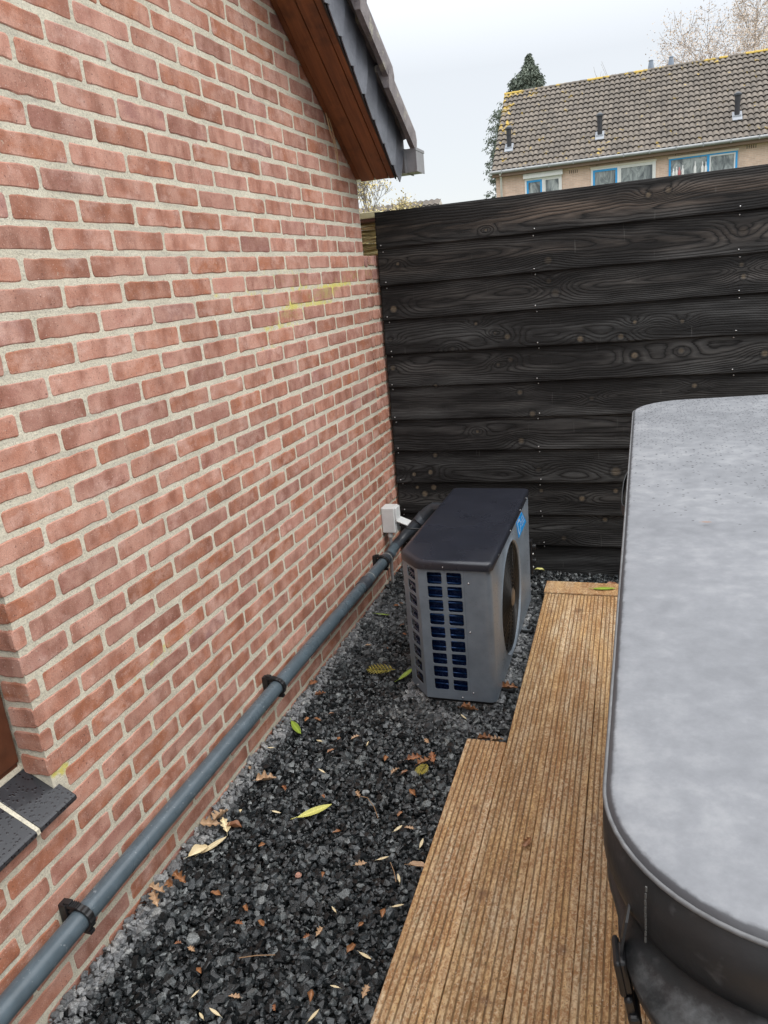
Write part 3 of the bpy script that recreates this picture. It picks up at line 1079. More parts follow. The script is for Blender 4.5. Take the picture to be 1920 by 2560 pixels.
for i, zj in enumerate(JZ[1:-1]):
    for xs_ in sx_:
        for dz in (+.020, -.010):
            xo = xs_ + random.uniform(-.008, .008)
            zo = zj + dz + random.uniform(-.003, .003)
            yo = 2.5300 + (.016 * dz / .17 if dz > 0 else .0148)
            if scr is None:
                b_ = MB()
                b_.lathe([(.0001, -.0035), (.0022, -.0030), (.0031, -.0015), (.0031, .002)], (0, 0, 0), 10, 'Y')
                scr = b_.build('screw', STEEL, smooth=True)
                o = scr
            else:
                o = scr.copy()
                COL.objects.link(o)
            o.parent = fence
            o.matrix_parent_inverse = Matrix.Translation(-fence.location)
            o.location = (xo, yo, zo)
for xp in (.05, .8, 1.65, 2.5, 3.3):
    b = MB()
    b.box(xp - .035, xp + .035, 2.5665, 2.63, -.05, 1.80)
    b.build('post', FE, fence)

# ------------------------------------------------------------------ gravel
NPT = 13
protos, pfaces = [], []
while len(protos) < 60:
    V = RNG.normal(size=(NPT, 3))
    V /= np.linalg.norm(V, axis=1)[:, None]
    V *= RNG.uniform(.68, 1.38, 3)
    bm_ = bmesh.new()
    vs_ = [bm_.verts.new(tuple(p)) for p in V]
    bmesh.ops.convex_hull(bm_, input=vs_)
    bmesh.ops.triangulate(bm_, faces=bm_.faces[:])
    bm_.verts.index_update()
    F_ = [[v.index for v in f.verts] for f in bm_.faces]
    ok = len(F_) == 2 * NPT - 4 and len(bm_.verts) == NPT
    if ok:
        protos.append(np.array([tuple(v.co) for v in bm_.verts]))
        pfaces.append(F_)
    bm_.free()
pfaces = np.array(pfaces)
protos = np.array(protos)


def dry_mask(x, y):
    n1 = snoise(y * 1.0, 3, 4.0)
    n2 = snoise(x * 9 + y * 13, 5, 1.0)
    band = np.clip(1 - (x - (.040 + .020 * n1)) / .030, 0, 1) * np.clip((2.3 - y) / .2, 0, 1)
    # sheltered ground beside and under the casing
    side = np.exp(-((x - .30) / .22) ** 2 - ((y - 1.9) / .4) ** 2) * .22
    side2 = np.exp(-((x - .80) / .07) ** 2 - ((y - 1.65) / .45) ** 2) * .55
    front = np.exp(-((x - .62) / .25) ** 2 - ((y - 1.14) / .09) ** 2) * .30
    un = ((x > .4) & (x < .78) & (y > 1.22) & (y < 2.1)) * 1.0
    corner = np.exp(-((x - .10) / .12) ** 2 - ((y - 1.85) / .35) ** 2) * .45
    d = np.maximum.reduce([band, side, side2, front, un, corner])
    return np.clip(d + .22 * n2 * (d > .1), 0, 1)


def scatter(x0, x1, y0, y1, sp, rad, zlo, zhi):
    xs = np.arange(x0, x1, sp)
    ys = np.arange(y0, y1, sp)
    X, Y = np.meshgrid(xs, ys)
    X = X.ravel() + RNG.uniform(-.5, .5, X.size) * sp
    Y = Y.ravel() + RNG.uniform(-.5, .5, Y.size) * sp
    r = RNG.lognormal(math.log(rad * 1.0), .34, X.size)
    Z = RNG.uniform(zlo, zhi, X.size)
    return X, Y, Z, np.clip(r, rad * .5, rad * 2.1)


layers = [scatter(.0, .885, -.95, 2.53, .0125, .0080, -.010, .000),
          scatter(.0, .885, -.95, 2.53, .0130, .0086, -.001, .009),
          scatter(.885, 3.2, 2.28, 2.53, .015, .0090, -.006, .007),
          scatter(.0, .86, -1.9, -.95, .019, .0105, -.008, .005)]
gx, gy, gz, gr = [np.concatenate(a) for a in zip(*layers)]
keep = ~((gx < .004)) & (gy < 2.525)
keep &= ~((gx > .862 - .0165 * gy + .02) & (gy < 2.26))
keep &= ~((gx > .732 - .0165 * gy + .02) & (gy < .93))
gx, gy, gz, gr = gx[keep], gy[keep], gz[keep], gr[keep]
gx = np.maximum(gx, gr * .75)
gz = gz + .004 * snoise(gx * 7 + 3.1 * gy, 8, 1.0, 2) * .8 + .006 * np.clip(1 - gx / .05, 0, 1)
N = len(gx)
pi = RNG.integers(0, len(protos), N)
q = RNG.normal(size=(N, 4))
q /= np.linalg.norm(q, axis=1)[:, None]
w_, x_, y_, z_ = q.T
RM = np.stack([1 - 2 * (y_ ** 2 + z_ ** 2), 2 * (x_ * y_ - z_ * w_), 2 * (x_ * z_ + y_ * w_),
               2 * (x_ * y_ + z_ * w_), 1 - 2 * (x_ ** 2 + z_ ** 2), 2 * (y_ * z_ - x_ * w_),
               2 * (x_ * z_ - y_ * w_), 2 * (y_ * z_ + x_ * w_), 1 - 2 * (x_ ** 2 + y_ ** 2)], -1).reshape(N, 3, 3)
VV = np.einsum('nij,nkj->nki', RM, protos[pi]) * gr[:, None, None]
VV[:, :, 2] *= .85
VV += np.stack([gx, gy, gz], -1)[:, None, :]
nvp = protos.shape[1]
FF = pfaces[pi] + (np.arange(N) * nvp)[:, None, None]
me = bpy.data.meshes.new('gravel')
raw_mesh(me, VV.reshape(-1, 3), FF.reshape(-1, 3))
for nm, vals in (('dry', dry_mask(gx, gy) * (RNG.random(N) < .93)), ('tint', RNG.random(N))):
    at = me.attributes.new(nm, 'FLOAT', 'POINT')
    at.data.foreach_set('value', np.repeat(vals, nvp).astype(np.float32))
tag(finish(me, 'gravel', ST), 'wet black crushed stone gravel between brick wall and decking', 'gravel', kind='stuff')

# ------------------------------------------------------------------ decking
deck = empty('wooden_deck', (1.3, .4, 0), 'weathered brown decking of ribbed boards beside the black gravel', 'deck')
DZ = .058


def deck_x(y):
    return .862 - .0165 * y


def deck_board(i, y0, y1, seed):
    """ribbed board number i; profile runs across, extruded along y with fine steps."""
    wb_, nrib = .1304, 8
    prof = [(0, -.026, 0.), (0, -.003, .2), (.0018, -.0006, 0.)]
    pitch = (wb_ - .006) / nrib
    for k in range(nrib):
        a = .003 + k * pitch
        prof += [(a + .0005, 0, 0), (a + pitch * .36, .0003, 0), (a + pitch * .66, 0, .05)]
        if k < nrib - 1:
            prof += [(a + pitch * .73, -.0008, .6), (a + pitch * .77, -.0024, 1), (a + pitch * .93, -.0024, 1), (a + pitch * .97, -.0008, .6)]
    prof += [(wb_ - .0018, -.0006, 0.), (wb_, -.003, .2), (wb_, -.026, 0.)]
    pr_ = np.array(prof)
    Y = np.arange(y0, y1 + .0001, .02)
    Y[-1] = y1
    A, YY = np.meshgrid(pr_[:, 0], Y, indexing='ij')
    H = np.repeat(pr_[:, 1][:, None], len(Y), 1)
    G = np.repeat(pr_[:, 2][:, None], len(Y), 1)
    XX = deck_x(YY) + .1322 * i + A + .0008 * snoise(YY[0], seed, 2.0)[None]
    ZZ = DZ + H + .0012 * snoise(YY[0], seed + 2, 1.0)[None] + .0009 * (A / wb_ - .5) * 2 * (seed % 3 - 1)
    rr = random.Random(seed)
    kn = [(rr.uniform(y0, y1), rr.uniform(.02, .11), rr.uniform(.7, 1.2)) for _ in range(int((y1 - y0) * 2.2))]
    g_, kk = grain(YY, A, seed + 200, kn, ring=.010, z0=rr.uniform(0, .12), d0=.03, dv=.05)
    o = grid_mesh('board', np.stack([XX, YY, ZZ], -1), DK, deck, dict(groove=G, ring=g_, knot=kk, tint=np.full(A.shape, rr.random())), smooth=False, flip=False)
    # end caps
    n_ = len(pr_)
    for y_e, fl in ((y0, 1), (y1, 0)):
        pass
    return o


for i in range(-1, 14):
    deck_board(i, -2.2, .945 if i < 0 else 2.135, 300 + i)
# closing cross board at the far end, slightly proud
X = np.linspace(.823, 3.2, 90)
prof = [(2.140, -.030), (2.140, .004), (2.1425, .0075), (2.20, .0085), (2.268, .0075), (2.2715, .004), (2.2715, -.030)]
P = np.array([[(x + .0165 * 0, yv - 0 * x, DZ + h) for x in X] for yv, h in prof])
YA = np.array([[yv - 2.14 for x in X] for yv, h in prof])
XA = np.array([[x for x in X] for yv, h in prof])
g_, kk = grain(XA, YA, 411, [(1.0, .05, 1), (1.6, .08, 1)], ring=.009, z0=.06)
grid_mesh('end_board', P, DK, deck, dict(groove=XA * 0, ring=g_, knot=kk, tint=XA * 0 + 1.0), smooth=False, flip=True)
b = MB()
for yj in (-1.8, -1.2, -.6, -.05, .5, .9):
    b.box(.74, 3.2, yj, yj + .05, -.03, DZ - .027)
for yj in (1.3, 1.8, 2.06):
    b.box(.86, 3.2, yj, yj + .05, -.03, DZ - .027)
b.box(.822, .840, 2.14, 2.27, -.03, DZ - .02)
b.build('joist', DK, deck)

# ------------------------------------------------------------------ heat pump
hp = empty('heat_pump', (.59, 1.66, 0), 'silver grey pool heat pump with dark lid standing on the gravel', 'heat pump')
HZ0, HZ1 = .030, .552


def panel(name, org, du, W, z0, z1, holes, m, parent, th=.002, rc=.006, dn=None):
    """upright sheet with rectangular rounded openings; org + u*du, z; thickness goes along -dn."""
    du = Vector(du).normalized()
    dn = Vector(dn).normalized()
    us = sorted({0.0, W} | {h[0] for h in holes} | {h[1] for h in holes})
    zs = sorted({z0, z1} | {h[2] for h in holes} | {h[3] for h in holes})
    b_ = MB()
    P3 = lambda u, z, d=0: tuple(Vector((org[0], org[1], 0)) + du * u + Vector((0, 0, z)) - dn * d)
    for i_ in range(len(us) - 1):
        for j_ in range(len(zs) - 1):
            uc, zc = (us[i_] + us[i_ + 1]) / 2, (zs[j_] + zs[j_ + 1]) / 2
            if any(h[0] < uc < h[1] and h[2] < zc < h[3] for h in holes):
                continue
            b_.add([P3(us[i_], zs[j_]), P3(us[i_ + 1], zs[j_]), P3(us[i_ + 1], zs[j_ + 1]), P3(us[i_], zs[j_ + 1])], [(0, 1, 2, 3)])
    for (u0, u1, a0, a1) in holes:
        # rounded corner fillets and the pressed return edge
        loop = []
        for (cx_, cz_, st) in ((u0 + rc, a0 + rc, 180), (u1 - rc, a0 + rc, 270), (u1 - rc, a1 - rc, 0), (u0 + rc, a1 - rc, 90)):
            arc = [(cx_ + rc * math.cos(math.radians(st + t)), cz_ + rc * math.sin(math.radians(st + t))) for t in (0, 30, 60, 90)]
            cnr = (u0 if st in (180, 90) else u1, a0 if st in (180, 270) else a1)
            b_.add([P3(*cnr)] + [P3(*p) for p in arc], [(0, 2, 1), (0, 3, 2), (0, 4, 3)])
            loop += arc
        n_ = len(loop)
        b_.add([P3(*p) for p in loop] + [P3(p[0] + (p[0] > (u0 + u1) / 2) * -.0015 + (p[0] < (u0 + u1) / 2) * .0015, p[1], th) for p in loop],
               [(k, (k + 1) % n_, n_ + (k + 1) % n_, n_ + k) for k in range(n_)])
    return b_.build(name, m, parent)


rows9 = [(.532 - k * .0528, .490 - k * .0526) for k in range(9)]
holes = []
for (t_, b__) in rows9:
    holes += [(.5365 - .505, .5915 - .505, b__ - .0015, t_ + .0015), (.6075 - .505, .6625 - .505, b__ - .0015, t_ + .0015)]
panel('grille_panel', (.505, 1.212), (1, 0, 0), .165, HZ0, HZ1, holes, CASE, hp, dn=(0, -1, 0))
cw = math.hypot(.085, .095)
holes = [(cw * .30, cw * .80, b__, t_) for (t_, b__) in rows9]
panel('grille_panel', (.420, 1.307), (.085, -.095, 0), cw, HZ0, HZ1, holes, CASE, hp, dn=(-.095, -.085, 0))
# casing: plain end strip, rounded corner, fan side, back and coil side
cs = MB()
path = [(.670, 1.2135), (.736, 1.2135)]
for t in range(0, 91, 15):
    path.append((.741 + .024 * math.sin(math.radians(t)), 1.2375 - .024 * math.cos(math.radians(t))))
path.append((.765, 1.300))
rings = [[(p[0], p[1], z) for p in path] for z in (HZ0 - .004, HZ0, HZ1 - .02, HZ1)]
rings[0] = [(p[0] - .004 * (p[0] > .7), p[1] + .006, HZ0 - .004) for p in path]
cs.loft(rings, closed=False)
cs.add([(.670, 1.2135, HZ0), (.670, 1.2135, HZ1), (.670, 1.24, HZ1), (.670, 1.24, HZ0)], [(0, 1, 2, 3)])
# fan side sheet with round opening, made of rays from circle to rectangle
fcy, fcz, fr = 1.590, .281, .222
sy0, sy1 = 1.300, 2.118
NR = 96
inner, outer, lip = [], [], []
for k in range(NR):
    a = 2 * math.pi * k / NR
    ca, sa = math.cos(a), math.sin(a)
    inner.append((.766, fcy + fr * ca, fcz + fr * sa))
    lip.append((.771, fcy + (fr + .006) * ca, fcz + (fr + .006) * sa))
    outer.append((.765, fcy + (fr + .016) * ca, fcz + (fr + .016) * sa))
b_rec = [(.757, fcy + (fr - .001) * math.cos(2 * math.pi * k / NR), fcz + (fr - .001) * math.sin(2 * math.pi * k / NR)) for k in range(NR)]
rect = []
for k in range(NR):
    a = 2 * math.pi * k / NR
    ca, sa = math.cos(a), math.sin(a)
    ts = []
    ts.append((sy1 - fcy) / ca if ca > 1e-6 else ((sy0 - fcy) / ca if ca < -1e-6 else 1e9))
    ts.append((HZ1 - fcz) / sa if sa > 1e-6 else ((HZ0 - fcz) / sa if sa < -1e-6 else 1e9))
    t = min(ts)
    rect.append((.765, fcy + t * ca, fcz + t * sa))
cs.loft([rect, outer, lip, inner, b_rec])
for (yc, zc) in ((sy0, HZ0), (sy0, HZ1), (sy1, HZ0), (sy1, HZ1)):
    near = sorted(range(NR), key=lambda k: (rect[k][1] - yc) ** 2 + (rect[k][2] - zc) ** 2)[:2]
    cs.add([(.765, yc, zc), rect[near[0]], rect[near[1]]], [(0, 1, 2)])
cs.loft([[(.765, sy1, z), (.755, 2.128, z), (.44, 2.128, z), (.420, 2.11, z)] for z in (HZ0, HZ1)], closed=False)
cs.build('casing', CASE, hp, smooth=True, sharp=40)
b = MB()   # base tray
b.loft([[(.425, 1.31, z), (.508, 1.222, z), (.75, 1.222, z), (.756, 1.25, z), (.756, 2.11, z), (.43, 2.11, z)] for z in (.016, .034)], True, True)
b.build('base_tray', BLACKP, hp)
# coil: dark fin block with shiny blue tube runs behind the grilles
b = MB()
b.loft([[(.446, 1.33, z), (.520, 1.245, z), (.664, 1.240, z), (.664, 1.26, z), (.53, 1.265, z), (.47, 1.34, z), (.47, 2.10, z), (.446, 2.10, z)] for z in (.034, .55)], True, True)
b.build('coil', FINS, hp)
for k in range(20):
    b = MB()
    z = .052 + k * .0255
    b.tube([(.437, 2.05, z), (.437, 1.335, z), (.512, 1.238, z), (.662, 1.232, z)], .0035, 8)
    b.build('coil_tube', FTUBE, hp, smooth=True)
# fan well, guard rings, hub, blades
b = MB()
b.lathe([(fr, .757), (fr, .690), (.03, .690)], (0, fcy, fcz), 64, 'X')
o = b.build('fan_well', GRILLD, hp, smooth=True, sharp=40)
b = MB()
for r_ in np.linspace(.040, fr - .006, 13):
    pts = [(.762 + .010 * (1 - (r_ / fr) ** 2), fcy + r_ * math.cos(2 * math.pi * k / 56), fcz + r_ * math.sin(2 * math.pi * k / 56)) for k in range(57)]
    b.tube(pts, .0017, 6, cap=False)
for a in range(0, 360, 30):
    ca, sa = math.cos(math.radians(a)), math.sin(math.radians(a))
    b.tube([(.769, fcy + .03 * ca, fcz + .03 * sa), (.766, fcy + .12 * ca, fcz + .12 * sa), (.757, fcy + fr * ca, fcz + fr * sa)], .0022, 6)
b.build('fan_guard', GUARD, hp, smooth=True)
b = MB()
b.lathe([(.002, .7765), (.030, .7765), (.036, .772), (.036, .766)], (0, fcy, fcz), 32, 'X')
b.build('hub_cap', mat_simple('brown_hub', (.10, .075, .055), .35), hp, smooth=True, sharp=40)
for k in range(3):
    a0 = math.radians(68 + k * 120)
    Pg = np.zeros((12, 10, 3))
    for i_ in range(12):
        r_ = .035 + (fr - .048) * i_ / 11
        for j_ in range(10):
            u = (j_ / 9 - .5)
            wd = .75 + .25 * i_ / 11
            a = a0 + u * wd + .35 * (i_ / 11) ** 1.5
            Pg[i_, j_] = (.722 + .028 * u * 1.8, fcy + r_ * math.cos(a), fcz + r_ * math.sin(a))
    grid_mesh('fan_blade', Pg, BLADE, hp)
for (yq, zq) in ((fcy + fr + .008, fcz + .15), (fcy - .17, fcz - .16), (fcy + .17, fcz - .155), (fcy + .09, fcz + fr + .0)):
    pass
# lid
LP = [(.432, 2.128), (.760, 2.124), (.770, 2.112), (.772, 1.222), (.760, 1.2035), (.520, 1.2035), (.498, 1.212), (.424, 1.292), (.417, 1.310), (.421, 2.116)]


def inset(pl, d):
    cx_, cy_ = .594, 1.665
    out = []
    for (x, y) in pl:
        out.append((x - d * (1 if x > cx_ else -1), y - d * (1 if y > cy_ else -1)))
    return out


b = MB()
b.loft([[(x, y, .5465) for x, y in inset(LP, .004)], [(x, y, .5455) for x, y in LP], [(x, y, .566) for x, y in LP], [(x, y, .5725) for x, y in inset(LP, .0025)],
        [(x, y, .5755) for x, y in inset(LP, .007)], [(x, y, .5760) for x, y in inset(LP, .02)]], True, True)
b.build('lid', LID, hp, smooth=True, sharp=50)


def screw_at(loc, axis, r, parent, m=STEEL):
    b_ = MB()
    s_ = -1 if axis == 'Y' else 1
    b_.lathe([(.0001, s_ * r * .6), (r * .75, s_ * r * .45), (r, 0), (r, -s_ * .002)], loc, 12, axis)
    return b_.build('screw', m, parent, smooth=True)


for loc in ((.686, 1.2135, .495), (.682, 1.2135, .307), (.681, 1.2135, .062), (.640, 1.212, .040)):
    screw_at(loc, 'Y', .0037, hp)
screw_at((.453, 1.268, .043), 'Y', .003, hp)
for loc in ((.600, 1.2035, .557), (.440, 1.279, .557)):
    screw_at(loc, 'Y', .0022, hp)
for yv in (1.34, 1.60, 1.86, 2.03):
    screw_at((.772, yv, .556), 'X', .0022, hp)
for (dy, dz) in ((.16, .165), (-.165, -.16), (.16, -.165), (-.02, -.232)):
    screw_at((.768, fcy + dy, fcz + dz), 'X', .0036, hp)
# blue emblem on the fan side: slanted block with a ring letter and short text lines
em = MB()
q_ = [(1.775, .526), (1.925, .526), (2.045, .443), (1.825, .443)]
em.loft([[(.7650, y, z) for y, z in q_], [(.7662, y, z) for y, z in q_]], True, True)
o = em.build('emblem', EMBLEM, hp)
em2 = MB()


def bar(y0, z0, y1, z1, w=.0034):
    d = Vector((0, y1 - y0, z1 - z0)).normalized()
    n_ = Vector((0, -d.z, d.y)) * w
    a, c_ = Vector((.7668, y0, z0)), Vector((.7668, y1, z1))
    em2.add([a - n_, c_ - n_, c_ + n_, a + n_], [(0, 1, 2, 3)])


bar(1.800, .518, 1.838, .455)
bar(1.800, .518, 1.850, .518)
bar(1.850, .518, 1.872, .500)
bar(1.872, .500, 1.875, .470)
bar(1.875, .470, 1.838, .455)
for r_, (ya, yb) in enumerate(((1.895, 1.935), (1.90, 1.965), (1.905, 1.985))):
    zc = .505 - r_ * .018
    yy = ya
    while yy < yb:
        bar(yy, zc + .005, yy + .005, zc - .005, .0020)
        bar(yy, zc + .005, yy + .006, zc + .004, .0018)
        yy += .0125
em2.build('print', EMB2, o)
# fittings at the far end and feet
b = MB()
b.box(.735, .775, 2.128, 2.165, .150, .320)
b.tube([(.765, 2.15, .285), (.790, 2.15, .285)], .014, 12)
b.tube([(.765, 2.15, .215), (.790, 2.15, .215)], .012, 12)
b.build('terminal_cover', BLACKP, hp, bevel=.003)
screw_at((.776, 2.148, .250), 'X', .005, hp, WHITEP)
screw_at((.776, 2.148, .185), 'X', .004, hp, WHITEP)
for yv in (1.352, 1.842):
    b = MB()
    b.box(.70, .812, yv - .022, yv + .022, .004, .016)
    b.tube([(.792, yv, .016), (.792, yv, .030)], .009, 10)
    b.build('foot', BLACKP, hp, bevel=.002)
    b = MB()
    b.box(.745, .803, yv - .016, yv + .016, .0165, .0205)
    b.tube([(.785, yv, .0205), (.785, yv, .034)], .0055, 6)
    b.build('foot_bracket', mat_simple('galvanised_bracket', (.45, .48, .50), .35, .8), hp)

# ------------------------------------------------------------------ drain pipe along the wall
dp = empty('water_pipe', (.05, .9, .2), 'grey plastic pipe running low along the brick wall to the heat pump', 'pipe')
PR = .0252


def pz(y):
    return .196 + .004 * math.sin(y * 1.3)


b = MB()
b.tube([(.050, y, pz(y)) for y in np.linspace(-3.0, 1.80, 60)], PR, 32)
b.build('pipe', PVC, dp, smooth=True, sharp=60)
b = MB()
b.tube([(.050, y, pz(y)) for y in (1.83, 1.95, 2.08, 2.20)] + [(.052, 2.30, .212)], PR, 32)
b.build('pipe', PVC, dp, smooth=True, sharp=60)
b = MB()
b.lathe([(PR + .0004, -.055), (PR + .0035, -.052), (PR + .0035, .0), (PR + .006, .004), (PR + .006, .014), (PR + .001, .018)], (0.050, 1.84, pz(1.84)), 32, 'Y')
b.build('coupler', PVCD, dp, smooth=True, sharp=40)
b = MB()
b.lathe([(PR + .0004, -.05), (PR + .0040, -.046), (PR + .0040, .040), (PR + .0004, .045)], (0.050, 2.145, pz(2.14)), 32, 'Y')
b.build('coupler', PVCD, dp, smooth=True, sharp=40)
b = MB()
pts = [(.052, 2.29, .211), (.062, 2.345, .222), (.090, 2.39, .250), (.150, 2.425, .303), (.200, 2.43, .352), (.240, 2.42, .385), (.30, 2.38, .395), (.40, 2.26, .39), (.46, 2.14, .36)]
b.tube(pts, [PR] * 3 + [PR + .006, PR + .007] + [PR] * 4, 28)
b.build('elbow', PVCD, dp, smooth=True, sharp=60)
b = MB()
b.lathe([(PR + .001, -.03), (PR + .0075, -.026), (PR + .0075, .02), (PR + .001, .03)], (0, 0, 0), 28, 'Y')
o = b.build('coupler', PVCD, dp, smooth=True, sharp=40)
o.matrix_parent_inverse = Matrix.Identity(4)
o.rotation_euler = (.75, 0, -.95)
o.location = Vector((.165, 2.425, .320)) - dp.location
for rr_, yv in ((.0005, 1.905), (.0005, 2.235), (.0046, 2.155)):
    b = MB()
    b.lathe([(PR + rr_, -.0012), (PR + rr_ + .0006, 0), (PR + rr_, .0012)], (.050, yv, pz(yv)), 32, 'Y')
    b.build('scratch_ring', mat_simple('pale_scratch', (.45, .44, .40), .7), dp)


def clip(y0):
    z0 = pz(y0)
    b_ = MB()
    # back block on the wall
    b_.box(.0, .020, y0 - .011, y0 + .011, z0 - .020, z0 + .036)
    # C-shaped band round the pipe
    n_ = 28
    ro, ri = PR + .0075, PR + .0006
    hw = .0085
    secs = []
    for k in range(n_ + 1):
        a = math.radians(150 - 300 * k / n_)
        ca, sa = math.cos(a), math.sin(a)
        tk = ro + .0012 * math.cos(k * 2.2)
        secs.append([(.050 + ri * ca, y0 - hw, z0 + ri * sa), (.050 + tk * ca, y0 - hw, z0 + tk * sa),
                     (.050 + tk * ca, y0 + hw, z0 + tk * sa), (.050 + ri * ca, y0 + hw, z0 + ri * sa)])
    b_.loft(secs, True, True)
    b_.box(.020, .050, y0 - .0085, y0 + .0085, z0 + PR + .001, z0 + PR + .010)
    b_.box(.012, .030, y0 - .0075, y0 + .0075, z0 + PR + .010, z0 + PR + .016)
    b_.box(.052, .074, y0 - .007, y0 + .007, z0 - PR - .013, z0 - PR - .004)
    for k in range(5):
        b_.box(.020 + k * .0055, .0225 + k * .0055, y0 - .0095, y0 + .0095, z0 + PR + .010, z0 + PR + .0125)
    return b_.build('clip', CLIP, dp, bevel=.0012)


for yv in (-.096, .918, 2.098):
    clip(yv)

# ------------------------------------------------------------------ socket box on the wall
sb = empty('outdoor_socket', (0, 2.33, .29), 'white weatherproof socket box with open flap beside the grey pipe', 'socket')
b = MB()
b.box(.0005, .072, 2.268, 2.345, .290, .425)
b.build('box', WHITEP, sb, bevel=.006)
b = MB()
b.box(.0725, .080, 2.272, 2.341, .358, .421)
b.build('upper_cover', WHITEP, sb, bevel=.003)
b = MB()
b.box(.0725, .0765, 2.275, 2.338, .298, .352)
b.build('socket_face', WHITEP, sb, bevel=.002)
b = MB()
vs = []
fl = [(.078, .352), (.135, .330), (.137, .336), (.080, .359)]
b.loft([[(x, y, z) for x, z in fl] for y in (2.270, 2.343)], True, True)
b.build('flap', WHITEP, sb, bevel=.002)
b = MB()
b.tube([(.079, 2.27, .354), (.079, 2.343, .354)], .004, 10)
b.build('hinge', WHITEP, sb)
b = MB()
b.lathe([(.013, -.012), (.014, -.006), (.014, .0), (.011, .004), (.011, .012), (.012, .018)], (.030, 2.300, .272), 16, 'Z')
b.build('gland', WHITEP, sb, smooth=True, sharp=40)
b = MB()
b.tube([(.030, 2.300, .265), (.028, 2.300, .20), (.022, 2.300, .12), (.020, 2.300, .06), (.020, 2.300, -.02)], .0085, 14)
tag(b.build('cable_conduit', GREYC, smooth=True, sharp=50), 'thin grey conduit dropping from the white socket into gravel', 'conduit')
b = MB()
b.tube([(.085, 2.30, .325), (.12, 2.32, .300), (.20, 2.34, .29), (.30, 2.30, .26), (.42, 2.20, .24), (.47, 2.12, .24)], .0045, 8)
tag(b.build('power_cable', CLIP, smooth=True), 'black power cable leading from the open socket behind heat pump', 'cable')

# ------------------------------------------------------------------ hot tub and its cover
CX0, CX1, CY0, CY1, CR = 1.222, 3.25, -.692, 1.385, .155


def rrect(x0, x1, y0, y1, r, nper=16, nstraight=34):
    pts = []
    cor = [(x0 + r, y0 + r, 180), (x1 - r, y0 + r, 270), (x1 - r, y1 - r, 0), (x0 + r, y1 - r, 90)]
    for ci, (cx_, cy_, st) in enumerate(cor):
        for k in range(nper + 1):
            a = math.radians(st + 90 * k / nper)
            pts.append((cx_ + r * math.cos(a), cy_ + r * math.sin(a), math.cos(a), math.sin(a)))
        nx = cor[(ci + 1) % 4]
        a = math.radians(st + 90)
        e0 = (cx_ + r * math.cos(a), cy_ + r * math.sin(a))
        e1 = (nx[0] + r * math.cos(a), nx[1] + r * math.sin(a))
        for k in range(1, nstraight):
            t = k / nstraight
            pts.append((e0[0] + (e1[0] - e0[0]) * t, e0[1] + (e1[1] - e0[1]) * t, math.cos(a), math.sin(a)))
    return pts


def top_z(x):
    return 1.078 + .030 * min(max(x - CX0, 0), 1.014) - .030 * max(x - CX0 - 1.014, 0)


cv = empty('spa_cover', (2.2, .35, 1.0), 'large grey vinyl hot tub cover beaded with rain at the right', 'cover')
pr_ = rrect(CX0, CX1, CY0, CY1, CR)
b = MB()
rings = []
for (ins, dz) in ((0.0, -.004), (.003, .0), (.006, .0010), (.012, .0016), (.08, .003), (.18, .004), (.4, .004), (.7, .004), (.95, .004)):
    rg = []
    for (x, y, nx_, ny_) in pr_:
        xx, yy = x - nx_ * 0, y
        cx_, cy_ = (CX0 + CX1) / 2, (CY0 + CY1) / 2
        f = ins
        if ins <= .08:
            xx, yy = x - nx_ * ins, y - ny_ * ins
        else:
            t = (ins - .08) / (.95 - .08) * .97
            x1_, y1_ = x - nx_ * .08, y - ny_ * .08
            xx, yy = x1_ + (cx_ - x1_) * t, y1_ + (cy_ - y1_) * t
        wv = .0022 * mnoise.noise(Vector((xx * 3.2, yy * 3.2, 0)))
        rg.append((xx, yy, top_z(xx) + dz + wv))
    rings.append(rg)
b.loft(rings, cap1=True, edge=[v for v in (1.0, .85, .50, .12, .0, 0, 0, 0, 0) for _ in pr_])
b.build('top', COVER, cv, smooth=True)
# welt seam
b = MB()
b.tube([(x + nx_ * .0005, y + ny_ * .0005, top_z(x) - .0045 + .0010 * mnoise.noise(Vector((x * 9, y * 9, 2)))) for (x, y, nx_, ny_) in pr_] + [(pr_[0][0] + pr_[0][2] * .0005, pr_[0][1] + pr_[0][3] * .0005, top_z(pr_[0][0]) - .0045)], .0021, 8, cap=False)
b.build('piping', PIPING, cv, smooth=True)
# side band and the looser flap that bulges below it
rings = []
prof = [(-.001, -.006, 0), (.0055, -.016, 0), (.007, -.035, 0), (.005, -.055, 0), (.001, -.068, .15), (-.006, -.073, .4), (.010, -.080, .9), (.026, -.091, 1), (.028, -.106, .9), (.004, -.135, .6),
        (-.018, -.165, .4), (-.026, -.20, .2), (-.028, -.24, 0)]
for (off, dz, fw) in prof:
    rg = []
    s_acc = 0.0
    for i_, (x, y, nx_, ny_) in enumerate(pr_):
        if i_:
            s_acc += math.hypot(x - pr_[i_ - 1][0], y - pr_[i_ - 1][1])
        w_f = mnoise.noise(Vector((s_acc * 3.4 + dz * 16, dz * 3, 4)))
        w_s = mnoise.noise(Vector((s_acc * 7, dz * 5, 9)))
        nearf = min(max((-ny_ - .35) / .5, 0), 1)
        o_ = (off if off < 0 else off * (.35 + .65 * nearf)) + fw * (.020 * w_f + .004) * nearf + .0010 * w_s - (1 - nearf) * max(0, -dz - .06) * .34 - min(max(-ny_, 0), 1) * (1 - nearf) * max(0, -dz - .06) * .12
        z_f = fw * .014 * mnoise.noise(Vector((s_acc * 2.2, 3, 1)))
        rg.append((x + nx_ * o_, y + ny_ * o_, top_z(x) + dz + z_f))
    rings.append(rg)
b = MB()
SHEEN = [0, 0, 0, 0, 0, .1, .62, .75, .35, .1, 0, 0, 0]  # painted sheen per profile row, strongest on top of the bulge
